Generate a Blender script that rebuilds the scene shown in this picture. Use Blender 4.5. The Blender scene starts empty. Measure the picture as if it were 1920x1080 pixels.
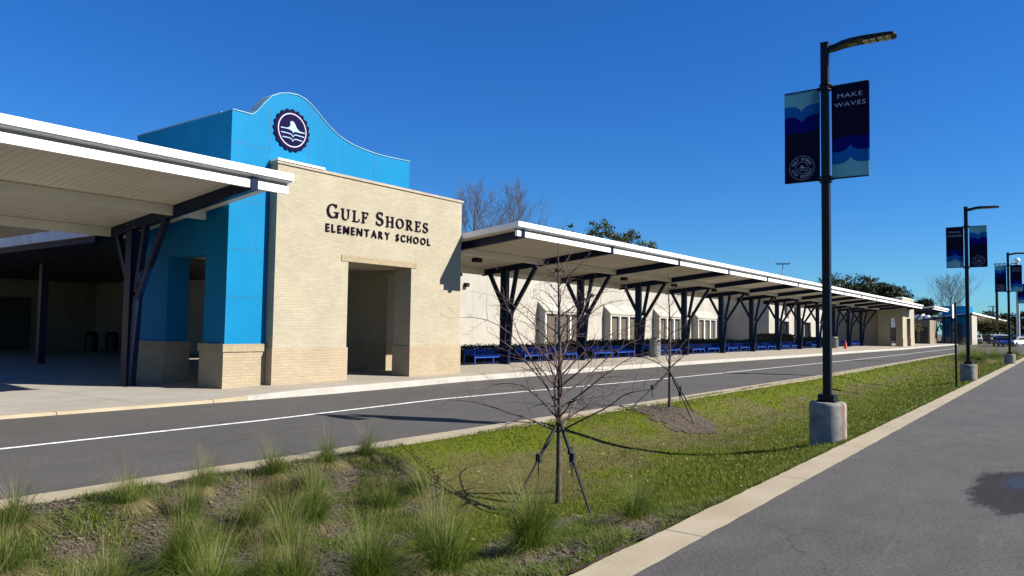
import bpy, math, random
from mathutils import Vector, Matrix, noise
R = math.radians
SC = bpy.context.scene
COL = SC.collection

# ---------------------------------------------------------------- camera
FPX = 1396.0
def cam_axes(vx, vy, roll):
    h = (vy - roll*(vx-960)) - 540
    up = Vector((roll, -1.0, h/FPX)).normalized()
    X = Vector((vx-960, vy-540, FPX)).normalized()
    Y = up.cross(X)
    return X, Y, up
_X, _Y, _Z = cam_axes(2005.0, 629.0, 0.0146)      # world axes seen from the camera
right = Vector((_X[0], _Y[0], _Z[0])); down = Vector((_X[1], _Y[1], _Z[1])); fwd = Vector((_X[2], _Y[2], _Z[2]))
cd = bpy.data.cameras.new('camera'); cam = bpy.data.objects.new('camera', cd); COL.objects.link(cam)
m = Matrix((( right.x, -down.x, -fwd.x, 0), (right.y, -down.y, -fwd.y, 0), (right.z, -down.z, -fwd.z, 1.7), (0, 0, 0, 1)))
cam.matrix_world = m
cd.sensor_width = 36; cd.lens = FPX/1920*36; cd.clip_start = 0.05; cd.clip_end = 3000
SC.camera = cam

# ---------------------------------------------------------------- sky, sun, exposure
sunv = Vector((0.57, -1.26, 1.0)).normalized()
W = bpy.data.worlds.new('World'); SC.world = W; W.use_nodes = True
wn = W.node_tree.nodes; wl = W.node_tree.links
bg = wn['Background']; sky = wn.new('ShaderNodeTexSky'); sky.sky_type = 'NISHITA'; sky.sun_disc = False
sky.sun_elevation = math.asin(sunv.z); sky.sun_rotation = math.atan2(sunv.x, sunv.y)
sky.air_density = 1.0; sky.dust_density = 0.0; sky.ozone_density = 3.5; sky.altitude = 0
hs = wn.new('ShaderNodeHueSaturation'); hs.inputs['Saturation'].default_value = 1.40; hs.inputs['Hue'].default_value = 0.508; hs.inputs['Value'].default_value = 1.0
gm = wn.new('ShaderNodeGamma'); gm.inputs[1].default_value = 0.8; wl.new(sky.outputs[0], gm.inputs[0]); wl.new(gm.outputs[0], hs.inputs['Color']); tint = wn.new('ShaderNodeMix'); tint.data_type = 'RGBA'; tint.blend_type = 'MULTIPLY'; tint.inputs[0].default_value = 1.0; tint.inputs[7].default_value = (0.32, 0.69, 1.05, 1); wl.new(hs.outputs[0], tint.inputs[6]); wl.new(tint.outputs[2], bg.inputs[0]); bg.inputs[1].default_value = 0.078
sd = bpy.data.lights.new('sun', 'SUN'); sd.energy = 5.0; sd.angle = R(0.5); sd.color = (1.0, 0.93, 0.82)
sun = bpy.data.objects.new('sun', sd); COL.objects.link(sun); sun.rotation_euler = sunv.to_track_quat('Z', 'Y').to_euler()
SC.view_settings.view_transform = 'Standard'; SC.view_settings.look = 'None'; SC.view_settings.exposure = 1.2; SC.view_settings.gamma = 1.0

# ---------------------------------------------------------------- materials
ALB = 0.72                                     # one reflectance scale for the painted, stone and plant colours below
class NT:
    def __init__(s, name):
        s.m = bpy.data.materials.new(name); s.m.use_nodes = True; s.n = s.m.node_tree.nodes; s.l = s.m.node_tree.links
        s.b = s.n['Principled BSDF']; s.pos = None
    def new(s, t, **k):
        n = s.n.new(t)
        for a, v in k.items(): setattr(n, a, v)
        return n
    def world(s):
        if s.pos is None: s.pos = s.new('ShaderNodeNewGeometry').outputs['Position']
        return s.pos
    def noise(s, scale, detail=4, rough=.55, vec=None, stretch=None):
        v = vec or s.world()
        if stretch:
            mp = s.new('ShaderNodeMapping'); mp.inputs['Scale'].default_value = stretch; s.l.new(v, mp.inputs[0]); v = mp.outputs[0]
        n = s.new('ShaderNodeTexNoise'); n.inputs['Scale'].default_value = scale; n.inputs['Detail'].default_value = detail
        n.inputs['Roughness'].default_value = rough; s.l.new(v, n.inputs['Vector']); return n.outputs['Fac']
    def ramp(s, fac, a, b, lo=0., hi=1.):
        n = s.new('ShaderNodeMapRange', clamp=True, interpolation_type='SMOOTHSTEP'); n.inputs[1].default_value = a; n.inputs[2].default_value = b
        n.inputs[3].default_value = lo; n.inputs[4].default_value = hi; s.l.new(fac, n.inputs[0]); return n.outputs[0]
    def mix(s, fac, a, b, mode='MIX'):
        n = s.new('ShaderNodeMix', data_type='RGBA', blend_type=mode)
        if isinstance(fac, float): n.inputs[0].default_value = fac
        else: s.l.new(fac, n.inputs[0])
        for v, i in ((a, 6), (b, 7)):
            if isinstance(v, (tuple, list)): n.inputs[i].default_value = (*v, 1)
            else: s.l.new(v, n.inputs[i])
        return n.outputs[2]
    def mth(s, op, a, b=0.):
        n = s.new('ShaderNodeMath', operation=op)
        for v, i in ((a, 0), (b, 1)):
            if isinstance(v, (float, int)): n.inputs[i].default_value = v
            else: s.l.new(v, n.inputs[i])
        return n.outputs[0]
    def bump(s, h, strength, dist=.01):
        n = s.new('ShaderNodeBump'); n.inputs['Strength'].default_value = strength; n.inputs['Distance'].default_value = dist
        s.l.new(h, n.inputs['Height']); s.l.new(n.outputs[0], s.b.inputs['Normal'])
    def color(s, c):
        k = 1.0 if s.m.name in ('white_metal', 'road_paint', 'soffit_metal') else ALB
        s.l.new(c if k == 1.0 else s.mix(1.0, c, (k, k, k), 'MULTIPLY'), s.b.inputs['Base Color'])
MATS = {}
def mat(name, c, rough=.6, metal=0., var=.15, scale=3., bump=0., bscale=60., spec=.5):
    t = NT(name); t.b.inputs['Roughness'].default_value = rough; t.b.inputs['Metallic'].default_value = metal
    t.b.inputs['Specular IOR Level'].default_value = spec
    if var:
        f = t.noise(scale, 6, .6)
        t.color(t.mix(t.ramp(f, .3, .7), tuple(x*(1-var) for x in c), tuple(min(1, x*(1+var)) for x in c)))
    else: t.b.inputs['Base Color'].default_value = (*[v*ALB for v in c], 1)
    if bump: t.bump(t.noise(bscale, 3), bump)
    MATS[name] = t.m; return t.m

def brick(name, c1, c2, mortar, w=.203, h=.0677, soldier=False):
    t = NT(name); uv = t.new('ShaderNodeUVMap').outputs[0]
    br = t.new('ShaderNodeTexBrick'); br.inputs['Scale'].default_value = 1; br.inputs['Brick Width'].default_value = w
    br.inputs['Row Height'].default_value = h; br.inputs['Mortar Size'].default_value = .005; br.inputs['Mortar Smooth'].default_value = .3
    if soldier: br.offset = 0
    br.inputs['Color1'].default_value = (*c1, 1); br.inputs['Color2'].default_value = (*c2, 1); br.inputs['Mortar'].default_value = (*mortar, 1)
    br.inputs['Bias'].default_value = 0.0
    t.l.new(uv, br.inputs['Vector'])
    f = t.ramp(t.noise(1.1, 6, .6), .3, .7, .94, 1.05); g = t.ramp(t.noise(25, 3), .3, .7, .93, 1.07)
    fg = t.mth('MULTIPLY', f, g)
    cc = t.new('ShaderNodeCombineColor'); [t.l.new(fg, cc.inputs[i]) for i in range(3)]
    t.color(t.mix(1.0, br.outputs['Color'], cc.outputs[0], 'MULTIPLY')); t.b.inputs['Roughness'].default_value = .9
    t.b.inputs['Specular IOR Level'].default_value = .25
    inv = t.mth('SUBTRACT', 1.0, br.outputs['Fac']); t.bump(inv, .6, .008); MATS[name] = t.m; return t.m

M_brick = brick('tan_brick', (.44,.398,.292), (.395,.355,.258), (.415,.378,.285))
M_brick2 = brick('base_brick', (.44,.362,.245), (.395,.322,.215), (.345,.292,.212), w=.22, h=.075)
M_soldier = brick('soldier_brick', (.405,.335,.21), (.355,.29,.18), (.34,.29,.21), w=.0677, h=.203, soldier=True)
M_blue = mat('blue_panel', (.001,.20,.43), .6, var=.07, scale=.5, spec=.08)
t = NT('blue_panel_streaked'); c = t.mix(t.ramp(t.noise(.5, 6, .6), .3, .7), (.001,.185,.40), (.001,.215,.46)); st = t.ramp(t.noise(5, 5, .7, stretch=(1, 1, .06)), .55, .75)
c = t.mix(t.mth('MULTIPLY', st, .22), c, (.05,.20,.34)); t.color(c); t.b.inputs['Roughness'].default_value = .6; t.b.inputs['Specular IOR Level'].default_value = .1; t.bump(t.noise(1.2, 3), .15, .03); M_blue = t.m
M_seam = mat('panel_joint', (.001,.10,.22), .6, var=0)
M_white = mat('white_metal', (.80,.79,.76), .4, var=.05, scale=1.2)
M_soffit = mat('soffit_metal', (.60,.55,.45), .4, var=.06, scale=.7)
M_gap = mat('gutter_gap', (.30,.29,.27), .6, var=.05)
M_navy = mat('navy_paint', (.0002,.009,.042), .4, var=.15, scale=5, spec=.2)
M_benchb = mat('bench_blue', (.008,.10,.58), .45, var=.15, scale=9)
M_letter = mat('letter_navy', (.010,.004,.018), .7, var=0, spec=.05)
M_emnavy = mat('emblem_navy', (.006,.004,.045), .7, var=0, spec=.05)
M_emwhite = mat('emblem_white', (.5,.48,.62), .4, var=0)
M_empale = mat('emblem_pale', (.33,.52,.68), .4, var=0)
M_wall = mat('cream_stucco', (.41,.39,.335), .85, var=.09, scale=.5, bump=.2, bscale=80)
M_joint = mat('wall_joint', (.42,.40,.35), .8, var=0)
M_pane = mat('tinted_pane', (.12,.10,.065), .45, var=.1, scale=2)
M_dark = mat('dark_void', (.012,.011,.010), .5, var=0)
M_glass = mat('dark_glass', (.02,.022,.022), .08, var=0, spec=.8)
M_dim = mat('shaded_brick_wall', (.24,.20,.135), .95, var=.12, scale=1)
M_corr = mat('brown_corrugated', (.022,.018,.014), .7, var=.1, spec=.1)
M_black = mat('black_paint', (.0035,.0035,.006), .45, var=.2, scale=6, spec=.3)
M_strap = mat('black_strap', (.012,.012,.013), .8, var=.2)
M_led = mat('led_panel', (.62,.60,.50), .3, var=.05)
M_lens = mat('dark_lens', (.02,.02,.025), .25, var=0)
M_bt = mat('banner_lettering', (.50,.52,.66), .6, var=0)
M_line = mat('road_paint', (.60,.60,.58), .7, var=.35, scale=9)
M_edge = mat('pavement_edge', (.52,.50,.44), .85, var=.1, scale=4, bump=.3)
M_orange = mat('cone_orange', (.75,.09,.015), .5, var=.1)
M_steel = mat('galvanised_steel', (.50,.52,.53), .45, metal=.3, var=.1)
M_carw = mat('car_white', (.72,.73,.75), .3, var=0); M_carb = mat('car_blue', (.01,.04,.35), .3, var=0); M_card = mat('car_dark', (.03,.03,.035), .3, var=0)
M_tyre = mat('tyre', (.015,.015,.015), .9, var=0)
M_red = mat('red_light', (.4,.01,.01), .4, var=0)
M_bird = mat('bird_dark', (.02,.02,.022), .8, var=0)

def soft_speckle(name, base, dark, lite, rough=.85):
    t = NT(name)
    big = t.ramp(t.noise(.35, 6, .6), .35, .7); med = t.ramp(t.noise(3.2, 6, .65, stretch=(.5, 1, 1)), .35, .7); fine = t.ramp(t.noise(30, 5, .95), .42, .58)
    c = t.mix(big, dark, base); c = t.mix(t.mth('MULTIPLY', med, .45), c, lite)
    c2 = t.mix(fine, tuple([.70]*3), tuple([1.28]*3)); c = t.mix(1.0, c, c2, 'MULTIPLY')
    return t, c
# asphalt of the left road
t, c = soft_speckle('asphalt', (.098,.093,.087), (.080,.077,.073), (.118,.112,.105))
sk = t.noise(1.3, 8, .75, stretch=(.35, 1.6, 1)); dk = t.ramp(sk, .60, .67)
c = t.mix(t.mth('MULTIPLY', dk, .8), c, (.035,.034,.034))
tr = t.ramp(t.noise(.6, 3, .5, stretch=(.04, 1.4, 1)), .45, .65); c = t.mix(t.mth('MULTIPLY', tr, .45), c, (.085,.084,.085))
t.color(c); t.b.inputs['Roughness'].default_value = .9; t.b.inputs['Specular IOR Level'].default_value = .2; t.bump(t.noise(130, 3, .7), .5, .006); M_asph = t.m
# asphalt of the near right road, with a wet patch and pale scrapes
t, c = soft_speckle('asphalt_near', (.100,.096,.091), (.079,.076,.073), (.124,.119,.112))
scr = t.ramp(t.noise(1.1, 8, .8, stretch=(.22, 2.4, 1)), .58, .72); c = t.mix(t.mth('MULTIPLY', scr, .6), c, (.20,.19,.18))
stn = t.ramp(t.noise(.9, 8, .8, stretch=(.7, 1.6, 1)), .62, .72); c = t.mix(t.mth('MULTIPLY', stn, .5), c, (.045,.045,.048))
vor = t.new('ShaderNodeTexVoronoi', feature='DISTANCE_TO_EDGE'); vor.inputs['Scale'].default_value = .33
wv = t.new('ShaderNodeVectorMath', operation='MULTIPLY_ADD'); nz = t.new('ShaderNodeTexNoise'); nz.inputs['Scale'].default_value = 1.7; nz.inputs['Detail'].default_value = 6
t.l.new(t.world(), nz.inputs['Vector']); t.l.new(nz.outputs['Color'], wv.inputs[0]); wv.inputs[1].default_value = (.9, .9, 0); t.l.new(t.world(), wv.inputs[2])
t.l.new(wv.outputs[0], vor.inputs['Vector']); crk = t.ramp(vor.outputs['Distance'], .0, .006, 1, 0)
c = t.mix(t.mth('MULTIPLY', crk, .5), c, (.04,.04,.04))
sep = t.new('ShaderNodeSeparateXYZ'); t.l.new(t.world(), sep.inputs[0])
def ell(cx, cy, rx, ry, warp):
    a = t.mth('DIVIDE', t.mth('SUBTRACT', sep.outputs[0], cx), rx); b = t.mth('DIVIDE', t.mth('SUBTRACT', sep.outputs[1], cy), ry)
    d = t.mth('SQRT', t.mth('ADD', t.mth('MULTIPLY', a, a), t.mth('MULTIPLY', b, b)))
    return t.mth('ADD', d, t.mth('MULTIPLY', t.mth('SUBTRACT', t.noise(2.6, 8, .7, stretch=(.6, 1.6, 1)), .5), warp))
d1 = ell(9.95, .50, 1.5, .46, 1.1); damp = t.ramp(d1, .80, 1.04, 1, 0)
d2 = ell(10.5, .50, .8, .2, .8); wet = t.ramp(d2, .4, 1.0, 1, 0)
c = t.mix(t.mth('MULTIPLY', damp, .72), c, (.022,.023,.030)); t.color(c)
rr = t.mth('SUBTRACT', .9, t.mth('MULTIPLY', wet, .60)); t.l.new(t.mth('ADD', .02, t.mth('MULTIPLY', t.mth('SUBTRACT', 1.0, damp), .2)), t.b.inputs['Specular IOR Level']); t.l.new(rr, t.b.inputs['Roughness'])
hgt = t.mth('MULTIPLY', t.noise(150, 3, .7), t.mth('SUBTRACT', 1.0, wet)); t.bump(hgt, .55, .006); M_asph2 = t.m
# concrete
def concrete(name, a, b, stain, joint=None):
    t = NT(name); c = t.mix(t.ramp(t.noise(1.2, 8, .7), .3, .7), a, b); s_ = t.ramp(t.noise(.7, 8, .8, stretch=(.5, 1.3, 1)), .5, .72)
    c = t.mix(t.mth('MULTIPLY', s_, .6), c, stain); f = t.mix(t.ramp(t.noise(90, 3), .3, .7), (.88,)*3, (1.08,)*3); c = t.mix(1.0, c, f, 'MULTIPLY')
    if joint:
        sp = t.new('ShaderNodeSeparateXYZ'); t.l.new(t.world(), sp.inputs[0])
        x = t.mth('PINGPONG', t.mth('ADD', sp.outputs[0], 305.15), joint/2); k = t.ramp(x, .004, .016, 1, 0)
        c = t.mix(t.mth('MULTIPLY', k, .9), c, (.05,.045,.035))
    t.color(c); t.b.inputs['Roughness'].default_value = .9; t.bump(t.noise(60, 5, .7), .35, .008); return t.m
M_curb = concrete('kerb_concrete', (.42,.365,.255), (.34,.285,.185), (.25,.185,.09), 3.05)
M_kerbw = concrete('white_kerb', (.46,.44,.395), (.38,.365,.32), (.20,.19,.17))
M_pave = concrete('pavement_concrete', (.33,.295,.235), (.38,.345,.28), (.31,.255,.165), 1.52)
M_apron = concrete('apron_concrete', (.31,.295,.255), (.385,.365,.315), (.27,.24,.185), 4.6)
M_base = concrete('base_concrete', (.26,.26,.25), (.36,.355,.33), (.17,.165,.155))
# rusty streak on a concrete base
def rusty():
    t = NT('rusty_concrete'); tc = t.new('ShaderNodeTexCoord').outputs['Object']; c = t.mix(t.ramp(t.noise(4, 8, .7), .3, .7), (.17,.175,.175), (.33,.33,.31))
    sp = t.new('ShaderNodeSeparateXYZ'); t.l.new(tc, sp.inputs[0]); ang = t.mth('ARCTAN2', sp.outputs[1], sp.outputs[0])
    n = t.noise(6, 5, .6, stretch=(1, 1, .25)); a = t.mth('ADD', t.mth('ABSOLUTE', t.mth('ADD', ang, 1.95)), t.mth('MULTIPLY', n, .35))
    a = t.mth('ADD', a, t.mth('MULTIPLY', t.noise(14, 6, .8), .3)); c = t.mix(t.ramp(a, .34, .62, .85, 0), c, (.20,.085,.022)); t.color(c); t.b.inputs['Roughness'].default_value = .9; t.bump(t.noise(40, 5), .4, .01); return t.m
M_rust = rusty()
def attr_ground():
    t = NT('lawn_turf'); at = t.new('ShaderNodeAttribute'); at.attribute_name = 'patch'
    n = t.ramp(t.noise(14, 6, .7), .3, .7); g = t.mix(n, (.098,.128,.004), (.130,.162,.008)); b = t.mix(n, (.112,.102,.036), (.148,.134,.050))
    f = t.ramp(t.mth('ADD', at.outputs['Fac'], t.mth('MULTIPLY', t.mth('SUBTRACT', t.noise(7, 5, .7), .5), .7)), .35, .7)
    c = t.mix(f, b, g); t.color(c); t.b.inputs['Roughness'].default_value = .95; t.b.inputs['Specular IOR Level'].default_value = .1
    t.bump(t.noise(60, 5, .8), .9, .02); return t.m
M_turf = attr_ground()
t = NT('mulch'); c = t.mix(t.ramp(t.noise(28, 6, .8), .3, .7), (.040,.030,.020), (.15,.115,.075)); c = t.mix(t.ramp(t.noise(3, 5), .55, .7, 0, .7), c, (.13,.135,.045)); t.color(c)
t.b.inputs['Roughness'].default_value = 1; t.bump(t.noise(45, 6, .8), 1., .03); M_mulch = t.m
t = NT('ground'); c = t.mix(t.ramp(t.noise(.2, 6, .7), .3, .7), (.055,.065,.02), (.11,.09,.05)); t.color(c); t.b.inputs['Roughness'].default_value = 1; M_ground = t.m

def leafm(name, c, var=.35, transl=.25, rough=.6):
    t = NT(name); oi = t.noise(3.5, 4, .7); cc = t.mix(t.ramp(oi, .3, .7), tuple(x*(1-var) for x in c), tuple(x*(1+var) for x in c)); t.color(cc)
    t.b.inputs['Roughness'].default_value = rough; t.b.inputs['Specular IOR Level'].default_value = .25
    if transl:
        tr = t.new('ShaderNodeBsdfTranslucent'); t.l.new(t.mix(1.0, cc, (ALB,)*3, 'MULTIPLY'), tr.inputs[0]); mx = t.new('ShaderNodeMixShader'); mx.inputs[0].default_value = transl
        t.l.new(t.b.outputs[0], mx.inputs[1]); t.l.new(tr.outputs[0], mx.inputs[2]); t.l.new(mx.outputs[0], t.n['Material Output'].inputs[0])
    MATS[name] = t.m; return t.m
M_b1 = leafm('banner_teal', (.22,.46,.58), var=.03, transl=.62, rough=.8); M_b2 = leafm('banner_blue', (.02,.20,.50), var=.03, transl=.62, rough=.8)
M_b3 = leafm('banner_royal', (.004,.010,.26), var=.03, transl=.6, rough=.8); M_b4 = leafm('banner_navy', (.004,.004,.036), var=.03, transl=.3, rough=.8)
L_g1 = leafm('grass_green', (.118,.156,.006), transl=.3); L_g2 = leafm('grass_yellow', (.160,.175,.020)); L_g3 = leafm('grass_brown', (.150,.138,.045)); 
L_t1 = leafm('tuft_green', (.105,.175,.014), transl=.4); L_t2 = leafm('tuft_pale', (.21,.25,.055), transl=.4); L_t3 = leafm('tuft_straw', (.42,.33,.18), transl=.3)
L_oak = leafm('oak_leaf', (.042,.062,.020), transl=.15); L_oak2 = leafm('evergreen_leaf', (.075,.095,.030), transl=.2); L_hedge = leafm('hedge_leaf', (.038,.060,.018), transl=.1)
L_olive = leafm('olive_leaf', (.13,.125,.045), transl=.2); L_dry = leafm('dry_leaf', (.20,.11,.06), transl=.1); L_litter = leafm('leaf_litter', (.42,.30,.17), transl=0)
M_bark = mat('bark_small_tree', (.075,.055,.045), .8, var=.4, scale=14, bump=.6, bscale=70)
M_twig = mat('twig_bark', (.10,.055,.050), .6, var=.3, scale=10)
M_bark2 = mat('bark_grey', (.115,.102,.092), .9, var=.25, scale=3)
M_thatch = mat('thatch', (.25,.215,.12), .9, var=.35, scale=5); M_chip = mat('mulch_chips', (.105,.075,.05), .9, var=.6, scale=25)

# ---------------------------------------------------------------- mesh tools
def tag(o, label=None, cat=None, group=None, kind=None):
    if label: o['label'] = label
    if cat: o['category'] = cat
    if group: o['group'] = group
    if kind: o['kind'] = kind
    return o
def root(name, loc, label, cat, group=None, rz=0.):
    o = bpy.data.objects.new(name, None); o.location = loc; o.rotation_euler = (0, 0, rz); o.empty_display_size = .2; COL.objects.link(o)
    return tag(o, label, cat, group)
def org(o):
    v = Vector((0, 0, 0))
    while o is not None: v = v + o.location; o = o.parent
    return v
class MB:
    def __init__(s): s.v = []; s.f = []; s.mi = []; s.sm = []; s.mats = []; s.cur = 0; s.smooth = False
    def use(s, m):
        if m not in s.mats: s.mats.append(m)
        s.cur = s.mats.index(m); return s
    def face(s, pts):
        b = len(s.v); s.v += [tuple(p) for p in pts]; s.f.append(tuple(range(b, b+len(pts)))); s.mi.append(s.cur); s.sm.append(s.smooth)
    def raw(s, vs, fs):
        b = len(s.v); s.v += [tuple(p) for p in vs]
        for f in fs: s.f.append(tuple(b+i for i in f)); s.mi.append(s.cur); s.sm.append(s.smooth)
        return s
    def box(s, x0, x1, y0, y1, z0, z1):
        v = [(x0,y0,z0),(x1,y0,z0),(x1,y1,z0),(x0,y1,z0),(x0,y0,z1),(x1,y0,z1),(x1,y1,z1),(x0,y1,z1)]
        return s.raw(v, [(0,3,2,1),(4,5,6,7),(0,1,5,4),(1,2,6,5),(2,3,7,6),(3,0,4,7)])
    def prism(s, poly, a, b, axis):                 # polygon (p,q) extruded a..b along axis
        def P(p, q, w): return {'x': (w, p, q), 'y': (p, w, q), 'z': (p, q, w)}[axis]
        n = len(poly); v = [P(p, q, a) for p, q in poly]+[P(p, q, b) for p, q in poly]
        area = sum(poly[i][0]*poly[(i+1) % n][1]-poly[(i+1) % n][0]*poly[i][1] for i in range(n))
        if axis == 'y': area = -area
        f0 = tuple(range(n)); f1 = tuple(range(n, 2*n)); flip = (area > 0) == (b > a)
        fs = [f0[::-1] if flip else f0, f1 if flip else f1[::-1]]
        for i in range(n):
            j = (i+1) % n; q = (i, j, n+j, n+i); fs.append(q if flip else q[::-1])
        return s.raw(v, fs)
    def beam(s, p, q, w, h, up=(0,0,1)):            # rectangular bar from p to q
        p = Vector(p); q = Vector(q); d = (q-p).normalized(); side = d.cross(Vector(up))
        if side.length < 1e-4: side = d.cross(Vector((1,0,0)))
        side.normalize(); u = side.cross(d)
        v = []
        for c in (p, q):
            for a, b in ((-1,-1),(1,-1),(1,1),(-1,1)): v.append(c+side*(a*w/2)+u*(b*h/2))
        return s.raw(v, [(0,1,2,3)[::-1],(4,5,6,7),(0,1,5,4),(1,2,6,5),(2,3,7,6),(3,0,4,7)])
    def tube(s, pts, rad, n=6, caps=True):
        pts = [Vector(p) for p in pts]; rings = []; ref = Vector((0,0,1))
        d0 = (pts[1]-pts[0]).normalized()
        if abs(d0.z) > .9: ref = Vector((1,0,0))
        side = d0.cross(ref).normalized(); vs = []
        for i, p in enumerate(pts):
            d = (pts[min(i+1, len(pts)-1)]-pts[max(i-1, 0)]).normalized()
            side = (side-d*side.dot(d)).normalized(); u = d.cross(side)
            r = rad[i] if isinstance(rad, (list, tuple)) else rad
            for k in range(n):
                a = 2*math.pi*k/n; vs.append(p+side*(math.cos(a)*r)+u*(math.sin(a)*r))
        fs = []
        for i in range(len(pts)-1):
            for k in range(n):
                k2 = (k+1) % n; fs.append((i*n+k, i*n+k2, (i+1)*n+k2, (i+1)*n+k))
        sm = s.smooth; s.smooth = True; s.raw(vs, fs); s.smooth = sm
        if caps: b = len(pts)-1; s.raw([vs[k] for k in range(n)][::-1], [tuple(range(n))]); s.raw([vs[b*n+k] for k in range(n)], [tuple(range(n))])
        return s
    def cyl(s, x, y, z0, z1, r, n=20, r2=None):
        return s.tube([(x,y,z0),(x,y,z1)], [r, r if r2 is None else r2], n)
    def build(s, name, m=None, parent=None, bevel=0.):
        if m is not None and not s.mats: s.mats = [m]
        o0 = org(parent) if parent is not None else Vector((0,0,0))
        me = bpy.data.meshes.new(name); me.from_pydata([(v[0]-o0.x, v[1]-o0.y, v[2]-o0.z) for v in s.v], [], s.f)
        for mm in s.mats: me.materials.append(mm)
        me.polygons.foreach_set('material_index', s.mi); me.polygons.foreach_set('use_smooth', s.sm)
        uv = me.uv_layers.new(name='UVMap'); dat = [0.]*(2*len(me.loops)); V = s.v
        if len(me.polygons) < 30000:
            for p in me.polygons:
                nx, ny, nz = abs(p.normal.x), abs(p.normal.y), abs(p.normal.z)
                for li in p.loop_indices:
                    v = V[me.loops[li].vertex_index]
                    a = (v[0], v[1]) if nz >= nx and nz >= ny else ((v[1], v[2]) if nx > ny else (v[0], v[2]))
                    dat[2*li] = a[0]+50; dat[2*li+1] = a[1]+50
            uv.data.foreach_set('uv', dat)
        me.update(); o = bpy.data.objects.new(name, me); COL.objects.link(o)
        if parent is not None: o.parent = parent
        if bevel:
            b = o.modifiers.new('b', 'BEVEL'); b.width = bevel; b.segments = 2; b.limit_method = 'ANGLE'
        return o
def kids(o): return [c for c in bpy.data.objects if c.parent is o]
def copy_tree(o, loc=None, parent=None, tree=None):
    tree = tree or snapshot(o)
    def go(node, par):
        src, ch = node; c = src.copy(); COL.objects.link(c); c.parent = par
        for x in ch: go(x, c)
        return c
    c = go(tree, parent)
    if loc is not None: c.location = loc
    return c
def snapshot(o): return (o, [snapshot(c) for c in kids(o)])
def pieces(name, m, parent, boxes, bevel=0.):
    o = None
    for q in boxes:
        b = MB(); b.box(*q); o = b.build(name, m, parent, bevel)
    return o
def structure(b, name, m=None): return tag(b.build(name, m), kind='structure')
def lerp_table(T, x):
    if x <= T[0][0]: return T[0][1]
    for (a, b), (c, d) in zip(T, T[1:]):
        if x <= c: return b+(d-b)*(x-a)/(c-a)
    return T[-1][1]

# ---------------------------------------------------------------- ground, roads, pavement
PROF = [(2.5,.0),(2.78,.0),(2.95,-.05),(3.2,-.1),(3.5,-.18),(3.95,-.28),(4.5,-.36),(5.0,-.40),(5.5,-.41),(6.1,-.36),(6.6,-.23),(7.1,-.07),(7.45,.0),(7.6,.01),(8.2,.01)]
LAWN_END = 76.0
def mound(x, y): return .16*math.exp(-(((x-14.9)/.95)**2+((y-6.65)/.6)**2))
def terr(x, y):
    z = lerp_table(PROF, y); k = 1.0 if x < 25 else max(.45, 1-(x-25)/60.)
    n = noise.noise((x*.5, y*.9, 3.))*.035+noise.noise((x*2.1, y*2.1, 7.))*.012
    e = min(1, max(0, (y-2.85)/.5))*min(1, max(0, (7.5-y)/.4))
    return z*k+n*e+mound(x, y)*e
def in_poly(x, y, P):
    c = False
    for i in range(len(P)):
        (x1, y1), (x2, y2) = P[i], P[i-1]
        if (y1 > y) != (y2 > y) and x < (x2-x1)*(y-y1)/(y2-y1)+x1: c = not c
    return c
BED_L = [(-6,7.62),(6.9,7.62),(7.05,7.0),(6.95,6.3),(6.3,5.55),(5.4,5.2),(4.7,5.0),(4.2,4.75),(3.7,4.6),(2.6,4.75),(1.0,4.4),(-6,4.0)]
BED_R = [(3.0,2.78),(7.6,2.78),(7.0,3.1),(6.75,3.5),(6.95,4.05),(6.6,4.35),(6.0,4.4),(5.3,4.35),(4.7,3.9),(4.2,3.5),(3.0,3.4)]
def bed2(x, y): 
    dx = (x-14.75); dy = (y-6.7); u = dx*.9+dy*.45; v = -dx*.45+dy*.9
    return (u/.95)**2+(v/.85)**2 < 1+.5*noise.noise((x*1.7, y*1.7, 1))+.25*noise.noise((x*6, y*6, 1)) and y < 7.5
def mulch_at(x, y):
    w = noise.noise((x*1.6, y*1.6, 5.))*.16+noise.noise((x*5, y*5, 5.))*.05
    return in_poly(x+w, y+w, BED_L) or in_poly(x+w, y-w, BED_R) or bed2(x, y)
def patch(x, y):                               # 1 = green, 0 = dry turf
    n = noise.noise((x*.55, y*.9, 11.))*.5+noise.noise((x*1.7, y*2.1, 2.))*.4
    base = .92-.70*math.exp(-((y-6.0)/1.3)**2)*(1 if x < 20 else .75)
    if y < 4.6: base += .25*(4.6-y)
    return max(0., min(1.3, base+.12+n*.75))
xs = []; x = -6.
while x < LAWN_END:
    xs.append(x); x += .07 if 1.5 < x < 9 else (.16 if x < 22 else .6)
xs.append(LAWN_END)
ys = [2.78+i*.07 for i in range(int((7.62-2.78)/.07)+1)]+[7.62]
lw = MB(); mu = MB(); gp = []
Z = [[terr(a, b) for b in ys] for a in xs]
vid = {}; vid2 = {}; patches = []
def vadd(b, d, i, j, dz, rec=None):
    if (i, j) not in d:
        d[(i, j)] = len(b.v); b.v.append((xs[i], ys[j], Z[i][j]+dz(xs[i], ys[j])))
        if rec is not None: rec.append(patch(xs[i], ys[j]))
    return d[(i, j)]
mz = lambda x, y: .006+.03*abs(noise.noise((x*7, y*7, 0)))+.015*abs(noise.noise((x*19, y*19, 0)))
for i in range(len(xs)-1):
    for j in range(len(ys)-1):
        cx = (xs[i]+xs[i+1])/2; cy = (ys[j]+ys[j+1])/2
        for b, d, dz, rec in ([(mu, vid2, mz, None)] if mulch_at(cx, cy) else [])+[(lw, vid, (lambda x, y: 0), patches)]:
            q = tuple(vadd(b, d, a, c, dz, rec) for a, c in ((i,j),(i+1,j),(i+1,j+1),(i,j+1)))
            b.f.append(q); b.mi.append(0); b.sm.append(True)
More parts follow.
